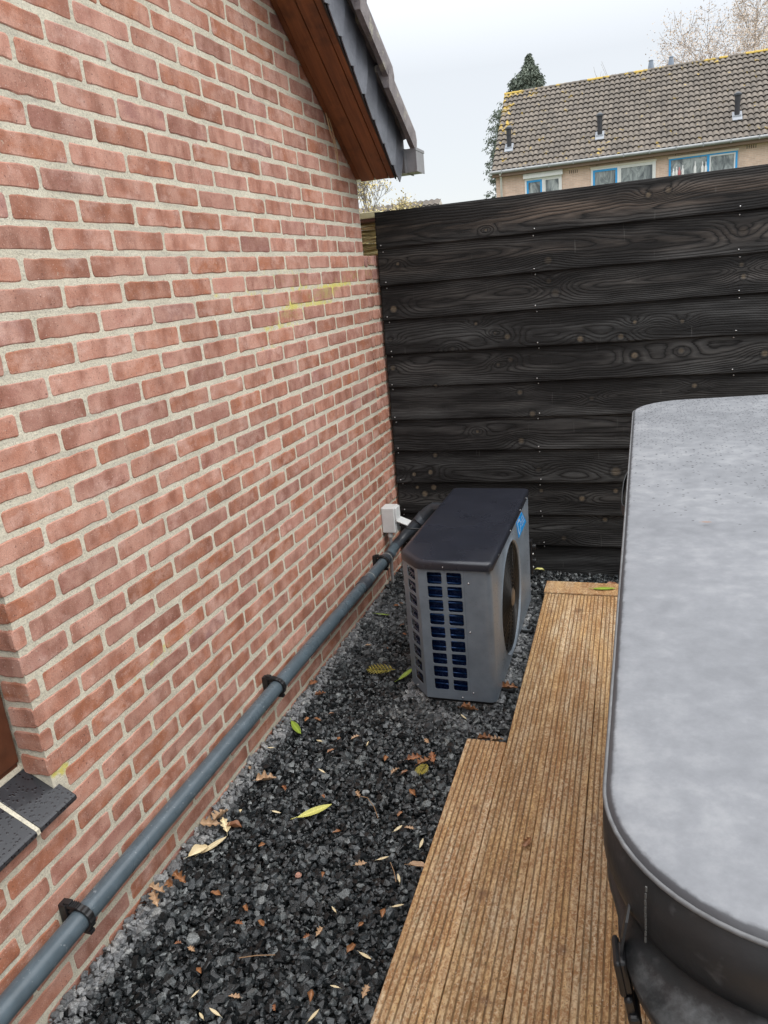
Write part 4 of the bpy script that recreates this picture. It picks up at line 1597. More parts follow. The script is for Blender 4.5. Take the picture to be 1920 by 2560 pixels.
b.loft(rings, bleach=[sheen_ * (.35 + .9 * mnoise.noise(Vector((x * 5, y * 5, 3))) + .35) * min(max((-ny_ - .3) / .5, 0), 1) for sheen_ in SHEEN for (x, y, _n, ny_) in pr_])
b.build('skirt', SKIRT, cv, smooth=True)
# vertical seam at the near corner, wrinkled grip handle on the left side
a = math.radians(222)
sx0, sy0_ = CX0 + CR + (CR + .0065) * math.cos(a), CY0 + CR + (CR + .0065) * math.sin(a)
b = MB()
for k in range(9):
    z_a = top_z(sx0) - .009 - k * .0062
    o_s = -.0006 - .0006 * math.sin(k * .7)
    b.tube([(sx0 + o_s * .6, sy0_ + o_s, z_a), (sx0 + o_s * .6, sy0_ + o_s, z_a - .0045)], .0009, 5)
b.build('seam', mat_simple('seam_thread', (.085, .085, .08), .7), cv)
b = MB()
hpth = [(1.219, .36, 1.045), (1.215, .375, 1.040), (1.211, .42, 1.034), (1.210, .50, 1.032), (1.211, .57, 1.035), (1.215, .61, 1.040), (1.219, .625, 1.045)]
secs = []
for p in hpth:
    secs.append([(p[0] - .0015, p[1], p[2] + .010), (p[0] + .0015, p[1], p[2] + .010), (p[0] + .0015, p[1], p[2] - .010), (p[0] - .0015, p[1], p[2] - .010)])
b.loft(secs, True, True)
b.build('handle', SKIRT, cv, bevel=.001)
# strap with side-release buckle at the near left corner
st_ = MB()
spth = [(1.247, -.60, 1.040), (1.2415, -.625, 1.018), (1.238, -.632, .995), (1.237, -.634, .975), (1.243, -.636, .948), (1.251, -.638, .922), (1.262, -.64, .86), (1.268, -.64, .60)]
secs = []
for p in spth:
    secs.append([(p[0], p[1] - .007, p[2]), (p[0] + .002, p[1] - .007, p[2]), (p[0] + .002, p[1] + .007, p[2]), (p[0], p[1] + .007, p[2])])
st_.loft(secs, True, True)
strap = st_.build('strap', CLIP, cv)
b = MB()


def obox(c, u, v, w, hu, hv, hw):
    c, u, v, w = Vector(c), Vector(u).normalized(), Vector(v).normalized(), Vector(w).normalized()
    vs = [c + u * (su * hu) + v * (sv * hv) + w * (sw * hw) for sw in (-1, 1) for sv in (-1, 1) for su in (-1, 1)]
    b.add(vs, [(0, 2, 3, 1), (4, 5, 7, 6), (0, 1, 5, 4), (2, 6, 7, 3), (0, 4, 6, 2), (1, 3, 7, 5)])


U_ = Vector((.18, -.05, -1))
V_ = Vector((-.10, 1, 0))
W_ = U_.cross(V_)
obox((1.2372, -.634, .974), U_, V_, W_, .017, .015, .0028)
obox((1.2412, -.636, .975), U_, V_, W_, .016, .011, .0036)
obox((1.2455, -.639, .948), U_, V_, W_, .010, .012, .0038)
obox((1.2490, -.641, .938), U_, V_, W_, .007, .014, .0050)
obox((1.2520, -.642, .926), U_, V_, W_, .008, .010, .0034)
b.build('buckle', BLACKP, strap, bevel=.003)

tub = empty('hot_tub', (2.2, .35, 0), 'dark hot tub cabinet almost hidden beneath the grey cover', 'hot tub')
b = MB()
p2 = rrect(CX0 + .06, CX1 - .06, CY0 + .06, CY1 - .06, .11)
b.loft([[(x, y, z) for (x, y, _, _2) in p2] for z in (DZ + .004, .50, .99)], True, True)
b.build('cabinet', mat_simple('dark_cabinet', (.05, .045, .042), .5), tub, smooth=True, sharp=40)
b = MB()
p3 = rrect(CX0 + .035, CX1 - .035, CY0 + .035, CY1 - .035, .13)
b.loft([[(x, y, z) for (x, y, _, _2) in p3] for z in (.955, .99, 1.03)], True, True)
b.build('rim', mat_simple('pale_rim', (.20, .20, .20), .35), tub, smooth=True, sharp=40)

# ------------------------------------------------------------------ bundle of dry stalks behind the garden wall
bd = empty('stalk_bundle', (-.10, 2.75, 1.65), 'bundle of dry yellow stalks stacked between house corner and fence', 'stalks')
STK = [mat_simple('pale_stalk', (.62, .52, .27), .65, var=.3, nscale=30), mat_simple('tan_stalk', (.42, .29, .14), .7, var=.3, nscale=30),
       mat_simple('brown_stalk', (.17, .09, .045), .7, var=.3, nscale=30)]
rs = random.Random(5)
for k in range(46):
    z = rs.uniform(1.650, 1.80)
    y = rs.uniform(2.60, 2.84)
    t = rs.uniform(-.10, .10)
    b = MB()
    b.tube([(-.6, y + rs.uniform(-.02, .02), z + t * .5), (-.1, y, z), (rs.uniform(-.03, .06), y + rs.uniform(-.02, .02), z - t * .1)], rs.uniform(.003, .008), 7)
    b.build('stalk', STK[0 if rs.random() < .45 else (1 if rs.random() < .6 else 2)], bd, smooth=True)
b = MB()
b.box(-.7, .03, 2.60, 2.86, 1.800, 1.814)
b.build('lower_board', mat_simple('red_brown_board', (.10, .035, .02), .6), bd)
b = MB()
b.box(-.7, .02, 2.60, 2.86, 1.816, 1.846)
b.build('top_board', mat_simple('pale_board', (.80, .72, .45), .6, var=.15, nscale=8), bd, bevel=.004)

# ------------------------------------------------------------------ fallen leaves
LM = {
    'green': mat_leaf('green_leaf', (.16, .24, .03), (.32, .42, .06), .35),
    'yellow': mat_leaf('yellow_leaf', (.42, .42, .09), (.62, .58, .18), .4),
    'tan': mat_leaf('tan_leaf', (.30, .18, .095), (.50, .33, .20)),
    'pale': mat_leaf('pale_leaf', (.55, .43, .25), (.72, .60, .38)),
    'brown': mat_leaf('brown_leaf', (.16, .065, .025), (.34, .16, .07), .4),
    'rust': mat_leaf('rust_leaf', (.17, .065, .03), (.34, .15, .07), .45),
}
LMESH = {}


def leaf_mesh(shape, matk, seed):
    key = (shape, matk, seed)
    if key in LMESH:
        return LMESH[key]
    r = random.Random(seed * 7 + 1)
    nt_, nw = 26, 7
    cl_ = r.uniform(.4, 1.0)
    tw_ = r.uniform(-.5, .5)
    vs, vein = [], []
    for i_ in range(nt_ + 1):
        t = i_ / nt_
        if shape == 'lance':
            w = .115 * math.sin(math.pi * min(t * 1.02, 1)) ** .75 + .002
        elif shape == 'oak':
            env = math.sin(math.pi * t ** .75) ** .7
            w = .27 * env * (.74 + .26 * math.sin(t * 3.4 * 2 * math.pi - 1.6)) + .006
        else:
            w = .24 * math.sin(math.pi * t) ** .6 * (1 + .2 * math.sin(t * 9 + seed)) + .004
        for j_ in range(nw):
            u = (j_ / (nw - 1) - .5) * 2
            uu = u * w * (1 + (.15 if shape == 'oak' and u > 0 else 0) * math.sin(t * 20))
            amp = {'lance': .04, 'oak': .30, 'flake': .34}[shape] * cl_
            z = amp * (u * u) * w / .25 + .10 * cl_ * (t - .5) ** 2 * (0.6 if shape == 'lance' else 1.6) + .03 * math.sin(u * 4 + t * 7 + seed) * (shape != 'lance')
            a = tw_ * (t - .5) * (shape != 'lance')
            vs.append((t - .5, uu * math.cos(a) - z * math.sin(a), z * math.cos(a) + uu * math.sin(a)))
            vein.append(max(0, 1 - abs(u) * 5))
    fs = [(i_ * nw + j_, (i_ + 1) * nw + j_, (i_ + 1) * nw + j_ + 1, i_ * nw + j_ + 1) for i_ in range(nt_) for j_ in range(nw - 1)]
    b_ = MB()
    b_.add(vs, fs, vein=vein)
    # stalk
    b_.tube([(-.5, 0, .03), (-.6, .01, .02), (-.68, .03, .0)], .008, 5, vein=1.0)
    me_ = bpy.data.meshes.new('leaf')
    me_.from_pydata(b_.v, [], b_.f)
    at_ = me_.attributes.new('vein', 'FLOAT', 'POINT')
    l_ = b_.a['vein']
    at_.data.foreach_set('value', np.array(l_, dtype=np.float32))
    me_.materials.append(LM[matk])
    me_.polygons.foreach_set('use_smooth', np.ones(len(me_.polygons), dtype=bool))
    LMESH[key] = me_
    return me_


lr = random.Random(21)


def leaf(shape, matk, x, y, L, ang, label, group='fallen leaves scattered over the gravel', z=.019, tilt=None, name='fallen_leaf', seed=None):
    o = bpy.data.objects.new(name, leaf_mesh(shape, matk, seed if seed is not None else lr.randrange(6)))
    COL.objects.link(o)
    o.location = (x, y, z)
    if shape == 'oak':
        L *= .78
    o.scale = (L, L, L)
    tl = tilt if tilt is not None else (lr.uniform(-.3, .3), lr.uniform(-.25, .25))
    o.rotation_euler = (tl[0], tl[1], ang)
    return tag(o, label, 'leaf', group)


leaf('lance', 'yellow', .334, .545, .112, .77, 'large yellow-green willow leaf lying alone mid gravel', tilt=(.15, .0), z=.024, seed=1)
leaf('lance', 'green', .088, .943, .10, -.78, 'green pointed leaf near the wall below the middle pipe clip', tilt=(.3, 0), z=.022, seed=2)
leaf('lance', 'green', .104, 1.884, .075, .1, 'green leaf on pale gravel between pipe and heat pump', z=.022, seed=3)
leaf('lance', 'green', .378, 1.362, .085, .9, 'green leaf touching the lower left foot of the heat pump', tilt=(.2, -.3), z=.03, seed=1)
leaf('lance', 'green', 1.093, 2.190, .105, .16, 'green leaf lying on the far end board of the deck', 'leaves on the deck', z=DZ + .014, tilt=(.1, 0), seed=4)
leaf('oak', 'tan', .117, .650, .085, .35, 'tan lobed oak leaf lying alone near the pipe', z=.024, seed=2)
leaf('oak', 'tan', .046, .424, .08, .6, 'tan oak leaf leaning on the wall, left of a cluster', z=.026, seed=1, tilt=(.4, .3))
leaf('oak', 'tan', .066, .455, .085, 1.4, 'tan oak leaf at the top of the cluster by the wall', z=.032, seed=3, tilt=(-.3, .2))
leaf('oak', 'pale', .093, .427, .07, 2.3, 'pale oak leaf at the right of the cluster by the wall', z=.026, seed=4, tilt=(.2, -.3))
leaf('flake', 'rust', .122, .431, .045, .2, 'dark red leaf scrap beside the oak leaf cluster', z=.022, seed=2)
leaf('flake', 'pale', .072, .315, .060, .9, 'short pale leaf by the wall, lower of two', z=.022, seed=4)
leaf('lance', 'pale', .101, .350, .085, .95, 'long pale leaf by the wall, upper of two', z=.022, seed=5)
for (x, y, lb) in ((-.0, 0, 'left'), (.022, .028, 'upper'), (.018, -.03, 'lower'), (.04, .05, 'far')):
    leaf('oak', 'brown' if lb in ('upper', 'far') else 'tan', .040 + x, .160 + y, .062, lr.uniform(0, 6), 'curled oak leaf in the heap by the wall near the pipe clip, ' + lb + ' one', z=.03, tilt=(lr.uniform(-.5, .5), .3))
leaf('oak', 'rust', .028, 1.235, .06, 1.2, 'rust coloured leaf leaning on the wall under the pipe', z=.026, tilt=(.5, .2))
leaf('oak', 'rust', .088, 1.168, .055, .4, 'rust leaf just in front of the one on the wall', z=.022)
leaf('oak', 'brown', .789, 1.330, .085, .2, 'brown leaf beside the near right foot of the heat pump', z=.026)
leaf('oak', 'brown', .672, 1.170, .08, .05, 'brown wet leaf under the front edge of the heat pump', z=.022)
leaf('flake', 'tan', .703, .380, .05, .3, 'tan leaf caught on the deck edge', z=.045)
leaf('oak', 'tan', .805, .99, .06, .5, 'tan leaf beside the inner corner of the deck', z=.03)
leaf('oak', 'brown', .765, 1.0, .07, 0, 'dark brown leaf in the inner corner of the deck', z=.024)
leaf('flake', 'yellow', .757, 2.50, .05, .3, 'yellow leaf at the foot of the fence behind heat pump', z=.025)
leaf('oak', 'brown', .975, .505, .050, 1.2, 'crumpled brown leaf lying on the ribbed deck boards', 'leaves on the deck', z=DZ + .010)
leaf('flake', 'rust', 1.12, 2.33, .06, .5, 'orange leaf behind the far deck end beside the tub', z=.03)
leaf('oak', 'rust', .559, .851, .065, .2, 'rust oak leaf, left in the group beside the deck step', z=.025)
leaf('oak', 'brown', .595, .835, .07, 1.0, 'brown oak leaf, middle of the group beside the deck step', z=.027)
leaf('oak', 'rust', .615, .868, .06, 2.0, 'rust oak leaf, right of the group beside the deck step', z=.026)
small = [(.108, .498, 0), (.216, .521, 3), (.18, 1.052, 1), (.105, .999, 1), (.142, 1.006, 1), (.203, .886, 3), (.319, .929, 2), (.267, .909, 1), (.264, .839, 1),
         (.375, .905, 3), (.462, .836, 1), (.278, .732, 3), (.191, .628, 4), (.57, .958, 2), (.515, .78, 2), (.546, .778, 1), (.333, .616, 4), (.598, .688, 1),
         (.436, .646, 2), (.588, .59, 1), (.601, .531, 3), (.632, .538, 2), (.682, .491, 3), (.595, .41, 3), (.658, .354, 3), (.542, .379, 2), (.455, .319, 1),
         (.303, .17, 1), (.201, .191, 1), (.528, .218, 3), (.655, .235, 1), (.683, .266, 3), (.364, .136, 1), (.31, .121, 4), (.611, .19, 1), (.519, .145, 2),
         (.493, .124, 4), (.611, .12, 1), (.651, .11, 3), (.188, .032, 4), (.234, .023, 2), (.283, -.024, 1), (.307, -.078, 3), (.611, .018, 3), (.683, .021, 2),
         (.568, -.017, 1), (.399, -.063, 2), (.5, -.063, 4), (.35, -.122, 3), (.375, -.107, 3), (.592, -.058, 3), (.049, .816, 3), (.030, .700, 2),
         (.139, 1.581, 2), (.231, 1.567, 4), (.227, 1.793, 4), (.265, 1.708, 4), (.137, 1.989, 1), (.152, 2.019, 1), (.719, 2.161, 2), (.662, 1.122, 3),
         (.43, .48, 1), (.24, .38, 1)]
kinds = {0: ('flake', 'pale', .022, 'small pale leaf scrap lying on the black gravel'),
         1: ('flake', 'brown', .030, 'small curled brown leaf scrap lying on the black gravel'),
         2: ('oak', 'tan', .042, 'small tan oak leaf lying on the black gravel'),
         3: ('lance', 'pale', .038, 'small narrow pale leaf lying on the black gravel'),
         4: ('oak', 'rust', .034, 'small rust coloured leaf lying on the black gravel')}
looks = {0: 'pale leaf scrap', 1: 'curled brown leaf scrap', 2: 'small tan oak leaf', 3: 'small narrow pale leaf', 4: 'small rust leaf'}


def whereabouts(x, y):
    side = 'by the wall' if x < .17 - .0 * y else ('by the deck' if x > .55 else 'mid gravel')
    for lim, w in ((-.04, 'in the nearest foreground'), (.16, 'just beyond the near pipe clip'), (.36, 'below the wall leaf pile'), (.60, 'level with the large yellow leaf'),
                   (.80, 'short of the deck step'), (1.10, 'level with the middle pipe clip'), (1.35, 'in front of heat pump'), (9, 'beside the heat pump')):
        if y < lim:
            return side + ' ' + w


byl = {}
for (x, y, k) in small:
    byl.setdefault(looks[k] + ' ' + whereabouts(x, y), []).append((x, y, k))
for lb, members in byl.items():
    members.sort()
    for i_, (x, y, k) in enumerate(members):
        sh, mk, L, _ = kinds[k]
        extra = '' if len(members) == 1 else (', left one', ', right one')[i_] if len(members) == 2 else ', ' + ('leftmost', 'second from left', 'third from left', 'fourth from left', 'rightmost')[i_ if i_ < len(members) - 1 else 4]
        leaf(sh, mk, x, y, L * lr.uniform(.6, 1.05), lr.uniform(0, 6.28), lb + extra, z=.019 + lr.uniform(0, .003))


leaf('lance', 'brown', 1.353, .161, .018, .05, 'tiny dark leaf lying on the grey spa cover', 'leaves on the cover', z=1.0905, tilt=(0, 0), seed=2)


def twig(pts, label):
    b_ = MB()
    b_.tube(pts, .0012, 5)
    tag(b_.build('twig', mat_simple('twig_bark', (.28, .17, .09), .8)), label, 'twig', 'thin twigs on the gravel')


twig([(.43, .64, .022), (.47, .635, .024), (.505, .60, .022), (.53, .56, .02)], 'thin bent twig lying on gravel beside the large yellow leaf')
twig([(.62, .40, .022), (.64, .37, .024), (.655, .34, .02)], 'thin dark twig near the deck edge, above a pale leaf')
twig([(.36, .03, .022), (.40, .045, .024), (.44, .06, .02)], 'straight pale twig on the nearest gravel')


def sprig(cx_, cy_, L, ang, label, m):
    e = empty('conifer_sprig', (cx_, cy_, .02), label, 'sprig', 'conifer sprigs on the gravel')
    b_ = MB()
    d = Vector((math.cos(ang), math.sin(ang), 0))
    n_ = Vector((-d.y, d.x, 0))
    c_ = Vector((cx_, cy_, .024))
    stem = [c_ + d * (t - .5) * L + Vector((0, 0, .006 * math.sin(t * 3))) for t in np.linspace(0, 1, 8)]
    b_.tube(stem, .0012, 5, tint=.2)
    for i_ in range(7):
        t = .10 + i_ * .12
        p = c_ + d * (t - .5) * L
        ll = L * .36 * math.sin(math.pi * min(.18 + t * .8, 1))
        for s_ in (-1, 1):
            q0 = p
            q1 = p + (d * .7 + n_ * s_) * ll + Vector((0, 0, .004))
            b_.tube([q0, (q0 + q1) / 2 + Vector((0, 0, .004)), q1], [.0012, .0015, .0007], 5, tint=.7)
            for k_ in range(2):
                qq = q0.lerp(q1, .35 + .22 * k_)
                for s2 in (-1, 1):
                    b_.tube([qq, qq + (d * (.9 if s2 > 0 else .1) + n_ * s_ * (.4 if s2 > 0 else .9)) * ll * .25], [.0013, .0006], 4, tint=.9)
    b_.build('foliage', m, e)


SPR = mat_foliage('yellowing_conifer', (.24, .18, .03), (.50, .42, .09), 40)
sprig(.262, 1.385, .12, 3.3, 'yellowed conifer sprig left of the heat pump corner', SPR)
sprig(.60, .80, .06, 4.6, 'small yellow conifer sprig among leaves beside the deck step', SPR)
b = MB()
b.lathe([(.0001, -.006), (.007, -.004), (.0095, 0), (.006, .005), (.0001, .006)], (.391, .301, .022), 9, 'Z')
tag(b.build('pink_pebble', mat_simple('pink_stone', (.42, .22, .16), .6, var=.25)), 'single pinkish pebble among the black gravel', 'pebble')

# ------------------------------------------------------------------ row house beyond the fence
rh = empty('row_house', (3, 34, 0), 'beige brick terraced house with lichened brown tiled roof and blue window frames', 'house')
HX0, HX1, HY = -4.65, 11.5, 32.5
b = MB()
b.box(HX0, HX1, HY, 40.5, -.03, 5.22)
b.add([(HX0, HY, 5.22), (HX0, 40.5, 5.22), (HX0, 36.3, 8.75), (HX1, HY, 5.22), (HX1, 40.5, 5.22), (HX1, 36.3, 8.75)], [(0, 2, 1), (3, 4, 5)])
b.build('wall', mat_far_brick((.70, .50, .39), (.61, .43, .33), (.70, .60, .51)), rh)
# tiled roof front slope, modelled wave by wave
NCOL, NROW = 80, 16
cwid = (HX1 + .1 - (HX0 - .12)) / NCOL
yE, zE, yR, zR = 32.22, 5.30, 36.28, 8.86
sl = math.hypot(yR - yE, zR - zE)
nyv, nzv = (zE - zR) / sl, (yR - yE) / sl
us = np.linspace(0, NCOL, NCOL * 8 + 1)
vsx, rowid, lapv = [], [], []
for r_ in range(NROW):
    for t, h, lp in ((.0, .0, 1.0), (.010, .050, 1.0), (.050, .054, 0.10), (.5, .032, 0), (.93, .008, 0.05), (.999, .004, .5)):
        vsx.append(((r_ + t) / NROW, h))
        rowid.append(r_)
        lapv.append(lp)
Pg = np.zeros((len(us), len(vsx), 3))
fu = us - np.floor(us)
wave = .050 * np.sin(np.pi * np.clip(fu / .86, 0, 1)) ** .8 + .012 * fu
for j_, (t, h) in enumerate(vsx):
    jig = .004 * snoise(us * 1.7 + 40 * rowid[j_], 77, 1.0, 1)
    hh = h + wave + jig
    tt = t + .0060 * (fu - .5)
    Pg[:, j_, 0] = HX0 - .12 + us * cwid
    Pg[:, j_, 1] = yE + (yR - yE) * tt + nyv * hh
    Pg[:, j_, 2] = zE + (zR - zE) * tt + nzv * hh
UU = np.repeat(us[:, None], len(vsx), 1)
RR = np.repeat(np.array(rowid, float)[None], len(us), 0)
LL = np.repeat(np.array(lapv)[None], len(us), 0)
dl = np.clip(1 - (UU * cwid) / 1.1, 0, 1)
LI = np.clip(dl * .62 * (RR / NROW) ** .8 + np.clip((RR - 13.2) / 3, 0, 1) * .22 + .10 * np.exp(-((RR - 1) / 1.5) ** 2), 0, 1.3)
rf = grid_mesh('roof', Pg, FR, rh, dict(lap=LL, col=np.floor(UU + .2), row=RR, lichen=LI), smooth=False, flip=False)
b = MB()
b.add([(HX0 - .12, yR, zR - .04), (HX1 + .1, yR, zR - .04), (HX1 + .1, 40.6, 5.1), (HX0 - .12, 40.6, 5.1)], [(0, 1, 2, 3)])
b.build('rear_roof', FR, rh)
# ridge caps
x = HX0 - .12
i = 0
b = MB()
while x < HX1 + .1:
    secs = []
    for (dx_, rr_) in ((0, .135), (.03, .135), (.34, .118), (.345, .10)):
        secs.append([(x + dx_, yR + rr_ * math.cos(a_) * 1.05, zR - .015 + rr_ * math.sin(a_) * .75) for a_ in np.linspace(0, math.pi, 9)])
    li_ = 1.15 if (i < 2 or 29 < i < 33 or 10 < i < 13 or i in (17, 27, 36)) else .35
    b.loft(secs, True, True, closed=True, lichen=li_, row=float(i), col=50.0, lap=0.0)
    x += .325
    i += 1
b.build('ridge_tiles', FR, rf, smooth=False)
# gutter, downpipe
b = MB()
pts = [(HX0 - .15, 32.13, 5.27), (HX1 + .1, 32.13, 5.27)]
b.tube(pts, .065, 14)
x = HX0 + .3
while x < HX1:
    b.box(x, x + .03, 32.055, 32.20, 5.20, 5.345)
    x += .95
b.build('gutter', mat_simple('grey_zinc_gutter', (.30, .31, .31), .5, .3, nscale=3), rh, smooth=True, sharp=50)
b = MB()
b.tube([(-4.42, 32.14, 5.22), (-4.42, 32.40, 5.05), (-4.42, 32.42, 0)], .045, 10)
b.build('downpipe', WHITEW, rh, smooth=True)
b = MB()
b.box(HX0 - .1, HX1 + .05, 32.2, HY - .003, 5.10, 5.22)
b.build('eave_board', mat_simple('brown_eave', (.22, .15, .11), .8), rh)


def far_window(x0, x1, ztop, split, left_blue, all_blue, roller, panes_name='pane'):
    zb_ = 3.75
    fm = BLUEW if all_blue else WHITEW
    w_ = MB()
    t = .07
    y0_, y1_ = HY - .06, HY + .05
    w_.box(x0, x0 + t, y0_, y1_, zb_, ztop)
    w_.box(x1 - t, x1, y0_, y1_, zb_, ztop)
    w_.box(x0 + t, x1 - t, y0_, y1_, ztop - t, ztop)
    w_.box(x0 + t, x1 - t, y0_, y1_, zb_, zb_ + t)
    w_.box(split - .045, split + .045, y0_, y1_, zb_ + t, ztop - t)
    win_ = w_.build('window', fm, rh)
    for (a, b2, inner_) in ((x0 + t, split - .045, BLUEW if left_blue else None), (split + .045, x1 - t, WHITEW if not all_blue or True else None)):
        g_ = MB()
        g_.box(a, b2, HY - .012, HY - .004, zb_ + t, ztop - t)
        g_.build(panes_name, GL, win_)
        if inner_ is not None and (left_blue or a > split or True):
            tt = .075 if inner_ is BLUEW else .05
            if a < split and not left_blue:
                continue
            s2 = MB()
            s2.box(a, a + tt, HY - .045, HY - .012, zb_ + t, ztop - t)
            s2.box(b2 - tt, b2, HY - .045, HY - .012, zb_ + t, ztop - t)
            s2.box(a + tt, b2 - tt, HY - .045, HY - .012, ztop - t - tt, ztop - t)
            s2.build('sash', inner_, win_)
    if roller:
        r2 = MB()
        r2.box(x0 - .05, x1 + .05, HY - .17, HY - .062, ztop + .0, ztop + .19)
        r2.build('shutter_box', WHITEW, win_, bevel=.01)
    else:
        r2 = MB()
        r2.box(x0 - .03, x1 + .03, HY - .085, HY - .062, ztop - .02, ztop + .055)
        r2.build('head_board', mat_simple('cream_head_board', (.72, .66, .55), .6), win_)
    return win_


far_window(-3.46, -1.98, 4.90, -2.72, True, False, True)
far_window(-.83, 1.60, 4.97, .22, True, False, False)
far_window(2.08, 4.50, 4.97, 3.48, False, True, False)
far_window(6.2, 8.6, 4.97, 7.4, False, False, False)
for (x0, z0) in ((-1.68, 4.965), (4.80, 5.03)):
    b = MB()
    for k in range(5):
        b.box(x0 + k * .075, x0 + k * .075 + .022, HY - .006, HY + .01, z0 - .065, z0 + .055)
    b.build('weep_vent', DARK, rh)
for x0 in (-.62, .2, .98, 2.3, 3.5):
    b = MB()
    b.box(x0, x0 + .02, HY - .006, HY + .01, 5.065, 5.115)
    b.build('weep_hole', DARK, rh)


def flue(x0, y0_, z0_, tag_):
    f_ = MB()
    f_.tube([(x0, y0_, z0_ - .1), (x0, y0_, z0_ + .50)], .095, 14)
    f_.tube([(x0, y0_, z0_ + .50), (x0, y0_, z0_ + .74)], .103, 14)
    o_ = f_.build('flue', mat_simple('dark_flue', (.022, .022, .026), .5), rf, smooth=True, sharp=40)
    f_ = MB()
    f_.lathe([(.12, .72), (.14, .74), (.14, .80), (.06, .86), (.01, .88)], (x0, y0_, z0_), 14, 'Z')
    f_.build('cowl', mat_simple('grey_cowl', (.05, .055, .065), .5), o_ if False else rf, smooth=True, sharp=40)
    f_ = MB()
    q0 = [(x0 - .17, -.30), (x0 + .17, -.30), (x0 + .17, .22), (x0 - .17, .22)]
    f_.add([(a, y0_ + t * .755 + nyv * .09, z0_ + t * .655 + nzv * .09) for a, t in q0] + [(a, y0_ + t * .755 + nyv * .04, z0_ + t * .655 + nzv * .04) for a, t in q0],
           [(0, 1, 2, 3), (0, 4, 5, 1), (1, 5, 6, 2), (2, 6, 7, 3), (3, 7, 4, 0)])
    f_.box(x0 - .14, x0 + .14, y0_ - .16, y0_ + .06, z0_ - .14, z0_ + .05)
    f_.build('lead_flashing', mat_simple('lead_flashing', (.30, .32, .35), .55), rf)


for (x0, y0_, z0_) in ((-4.17, 33.25, 6.24), (-.53, 33.22, 6.20), (4.48, 33.2, 6.19)):
    flue(x0, y0_, z0_, 'a')
for (x0, y0_, z0_) in ((1.4, 33.71, 6.64), (2.21, 33.70, 6.64)):
    f_ = MB()
    f_.lathe([(.075, -.02), (.085, .03), (.06, .09), (.01, .10)], (x0, y0_ - .03, z0_), 10, 'Y')
    f_.build('tile_vent', DARK, rf, smooth=True)
for x0 in (1.38, 2.17):
    f_ = MB()
    f_.lathe([(.13, -.12), (.125, 0.05), (.085, .30), (.095, .31), (.095, .34), (.05, .36)], (x0, 36.4, 8.92), 12, 'Z')
    f_.build('ridge_vent', mat_simple('blue_grey_vent', (.20, .24, .30), .6), rf, smooth=True, sharp=40)
# white bottles on the third window's sill
for k, (x0, hh) in enumerate(((2.25, .34), (2.36, .40), (2.46, .36), (2.58, .42), (3.02, .50), (3.28, .46), (3.40, .44))):
    f_ = MB()
    f_.lathe([(.045, 0), (.05, .02), (.05, hh * .6), (.02, hh * .75), (.02, hh), (.001, hh + .005)], (x0, HY - .10, 3.80 + .45), 10, 'Z')
    tag(f_.build('bottle', WHITEW if k not in (2,) else mat_simple('pink_bottle', (.5, .16, .16), .4), smooth=True),
        'pink bottle among white ones in the blue framed window' if k == 2 else 'white bottle in the blue framed window, ' + ('leftmost', 'just left of the pink one', '', 'just right of the pink one', 'tallest one, by itself', 'second from the right', 'rightmost')[k],
        'bottle', 'bottles in the blue framed window')
f_ = MB()
f_.box(2.1, 4.48, HY - .16, HY - .062, 4.19, 4.25)
f_.build('window_sill', WHITEW, rh)

# distant roof at the left gap
dr = empty('distant_roof_house', (-6.5, 26, 0), 'low distant roof with lichened tiles just above the fence top', 'house')
us = np.linspace(0, 22, 22 * 6 + 1)
vv = []
for r_ in range(7):
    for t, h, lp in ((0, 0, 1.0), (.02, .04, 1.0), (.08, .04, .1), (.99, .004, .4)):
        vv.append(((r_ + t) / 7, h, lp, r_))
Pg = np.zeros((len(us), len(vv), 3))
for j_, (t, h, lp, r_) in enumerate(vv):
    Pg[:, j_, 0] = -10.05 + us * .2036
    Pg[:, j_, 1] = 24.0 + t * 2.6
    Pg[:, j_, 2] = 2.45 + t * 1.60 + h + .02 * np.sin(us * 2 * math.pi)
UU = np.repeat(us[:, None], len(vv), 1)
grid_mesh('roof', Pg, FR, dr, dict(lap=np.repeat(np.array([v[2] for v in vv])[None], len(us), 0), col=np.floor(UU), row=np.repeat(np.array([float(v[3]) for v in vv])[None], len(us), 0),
                                   lichen=np.where(UU < 16, 1.0, .1) * .25), smooth=False)
b = MB()
b.box(-9.95, -5.65, 24.3, 29, -.03, 2.50)
b.add([(-5.60, 24.1, 2.45), (-5.60, 29.1, 2.45), (-5.60, 26.6, 4.02)], [(0, 1, 2)])
b.build('wall', mat_simple('pale_plaster', (.5, .45, .4), .9), dr)

